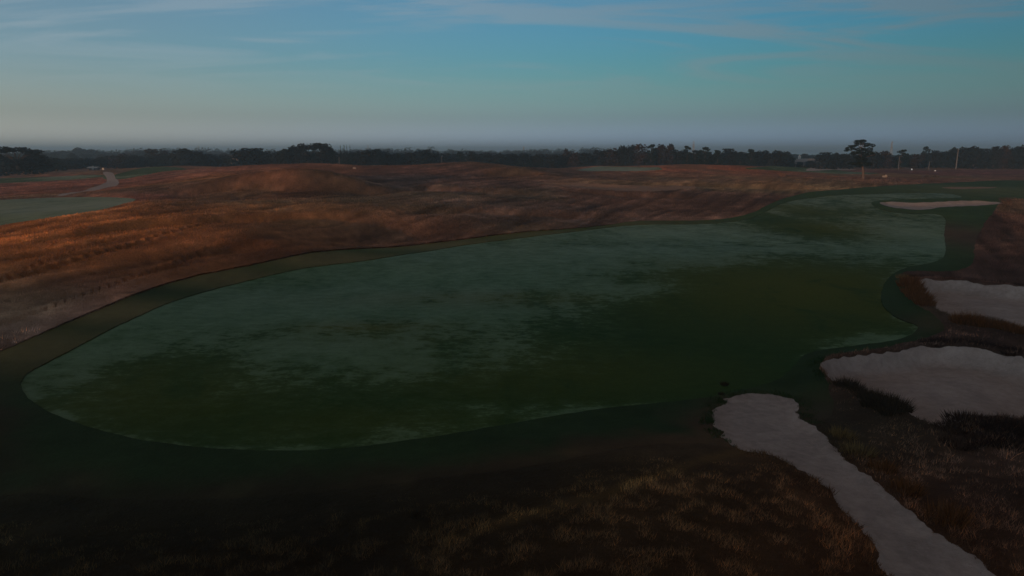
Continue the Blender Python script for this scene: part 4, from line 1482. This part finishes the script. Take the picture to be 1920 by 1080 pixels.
M_BUSH = flat_mat('rusty_bush_foliage', (.20, .10, .055), .8, .3)
M_BUSHD = flat_mat('dark_bush_foliage', (.05, .03, .022), .8, .3)
for px, py, w, h, mt, lb in ((1467, 334, 2.6, 2.1, M_BUSH, 'lone rusty bush on the tan rough right of centre'), (1660, 334, 1.6, 1.3, flat_mat('pale_bush_foliage', (.38, .33, .29), .8, .2), 'small whitish bush right of the lone pine'),
                             (1735, 334, 3.0, 1.4, M_BUSHD, 'low dark bush left of the pair below the car park'), (1752, 334.5, 3.4, 1.6, M_BUSHD, 'low dark bush below the brightest car park lamp'),
                             (1888, 382, 4.5, 1.5, M_BUSHD, 'dark rusty bush at the right end of the far bunker'), (665, 318.5, 1.3, .9, flat_mat('pink_bush_foliage', (.5, .4, .36), .8, .2), 'tiny pale bush on the brown crest right of the conifers')):
    x, y = hit(px, py)
    rg = np.random.default_rng(int(px))
    lob = [(rg.normal() * w * .2, rg.normal() * w * .2, h * rg.uniform(.3, .65), w * .3, w * .3, h * .35) for _ in range(6)]
    V, Fq = leaf_cloud(lob, 500, .11, rg)
    V[:, 2] = np.maximum(V[:, 2], -.1)
    e = empty('bush', (x, y, gz_at(x, y)))
    mesh_np('foliage', V, Fq, mt, e)
    m = MB()
    for k in range(4):
        q = k * 1.6
        m.tube([(0, 0, -.1), (math.cos(q) * w * .2, math.sin(q) * w * .2, h * .6)], [.05, .015], 5)
    m.build('stem', M_BARK, e)
    tag(e, lb, 'bush')

# ------------------------------------------------------------------ standing grass (uncountable)
def scatter(n, amin, amax, rmin, rmax, seed):
    rg = np.random.default_rng(seed)
    q = np.radians(rg.uniform(amin, amax, n))
    r = np.exp(rg.uniform(math.log(rmin), math.log(rmax), n))
    return np.sin(q) * r, np.cos(q) * r, r, rg


def wild_grass(name, n, amin, amax, rmin, rmax, seed, hgt, label, clump=.45, bright=1.0):
    x, y, r, rg = scatter(n, amin, amax, rmin, rmax, seed)
    z, S = land(x, y, True)
    ok = (S['coll'] > .15) & (S['road'] > .3)
    for k in P_SAND:
        ok &= S['s_' + k] > .12
    for k in P_GREEN:
        ok &= S['g_' + k] > .4
    cl = fbm(x / 1.3, y / 1.3, 81, 3) * .6 + fbm(x / 5, y / 5, 83, 3) * .4
    ok &= cl > clump - .12 + .12 * rg.uniform(-1, 1, n)
    x, y, z, r, cl = x[ok], y[ok], z[ok], r[ok], cl[ok]
    m = len(x)
    z = z + LIP(np.stack([x, y], 1), S['coll'][ok])
    h = hgt * rg.uniform(.4, 1.1, m) * (.5 + 1.2 * np.clip(cl - .3, 0, .6))
    h *= 1 - (1 - sstep(.3, 5.0, S['coll'][ok])) * sstep(42, 30, y) * .9
    w = np.maximum(.016, r * .0006) * rg.uniform(.6, 1.4, m)
    col = wild_colour(x, y) * (.75 + .5 * rg.uniform(0, 1, (m, 1))) * bright
    fl = ((rg.uniform(0, 1, m) < .14) & (r < 62))[:, None]
    col = np.where(fl, col * np.array([2.3, 1.75, 1.2]), col)
    tn = fbm(x / .55, y / .55, 87, 3)
    col = col * np.where(r < 62, .45 + 1.5 * sstep(.35, .68, tn), 1.0)[:, None]
    h = h * np.where(r < 62, .55 + .9 * sstep(.35, .7, tn), 1.0)
    lean = rg.normal(scale=.42, size=(m, 2)) + np.array([[.12, .02]])
    V, f, c = blades(np.stack([x, y, z - .03], 1), h, w, lean, rg, col)
    o = mesh_np(name, V, f, M_BLADE, None, {'col': c})
    tag(o, label, 'grass', kind='stuff')


wild_grass('tall_grass', 300000, -42, 42, 55, 330, 501, .42, 'standing rusty fescue grass over the hills behind the fairway', .42, 1.15)
wild_grass('heath_grass', 300000, -42, 42, 17, 60, 502, .27, 'low brown heath grass in the foreground', .40, 2.15)

# ragged grass hanging over the edges of the sand
def fringe(name, key, n, hgt, label, seed, bright):
    rg = np.random.default_rng(seed)
    pl = P_SAND[key]
    e = np.roll(pl, -1, 0) - pl
    ln = np.hypot(e[:, 0], e[:, 1])
    k = rg.choice(len(pl), n, p=ln / ln.sum())
    p = pl[k] + e[k] * rg.uniform(0, 1, (n, 1)) + rg.normal(scale=.45, size=(n, 2))
    x, y = p[:, 0], p[:, 1]
    z, S = land(x, y, True)
    cl = fbm(x / .7, y / .7, 89, 3)
    ok = (S['s_' + key] > -.06) & (S['s_' + key] < .9) & (cl > .38 + .1 * rg.uniform(-1, 1, n)) & (np.abs(x) < 60)
    x, y, z, cl = x[ok], y[ok], z[ok], cl[ok]
    m = len(x)
    g = (S['coll'][ok] < .1)[:, None]
    col = np.where(g, rough_colour(x, y) * .9, wild_colour(x, y)) * (.6 + .9 * rg.uniform(0, 1, (m, 1))) * bright
    h = hgt * rg.uniform(.4, 1.2, m) * (.4 + 1.5 * np.clip(cl - .35, 0, .5))
    V, f, c = blades(np.stack([x, y, z - .02], 1), h, rg.uniform(.015, .035, m), rg.normal(scale=.5, size=(m, 2)), rg, col)
    o = mesh_np(name, V, f, M_BLADE, None, {'col': c})
    tag(o, label, 'grass', kind='stuff')


fringe('edge_grass', 'near', 16000, .34, 'ragged grass fringing the largest bunker', 601, 1.5)
fringe('edge_grass', 'mid', 14000, .36, 'ragged grass fringing the middle bunker', 602, 1.5)
fringe('edge_grass', 'path', 22000, .24, 'ragged grass fringing the sandy path', 603, 1.5)

# ------------------------------------------------------------------ haze
hb = MB()
hb.box((0, 0, 14), (24000, 24000, 64))
hm = bpy.data.materials.new('haze')
hm.use_nodes = True
ht = hm.node_tree
ht.nodes.clear()
ho = node(ht, 'ShaderNodeOutputMaterial')
hp = node(ht, 'ShaderNodeVolumePrincipled')
hp.inputs['Color'].default_value = (.44, .74, 1.0, 1)
hp.inputs['Density'].default_value = 3.4e-4
hp.inputs['Anisotropy'].default_value = .2
link(ht, hp.outputs[0], ho.inputs['Volume'])
o = hb.build('haze', hm)
tag(o, 'thin morning haze over the land', kind='stuff')
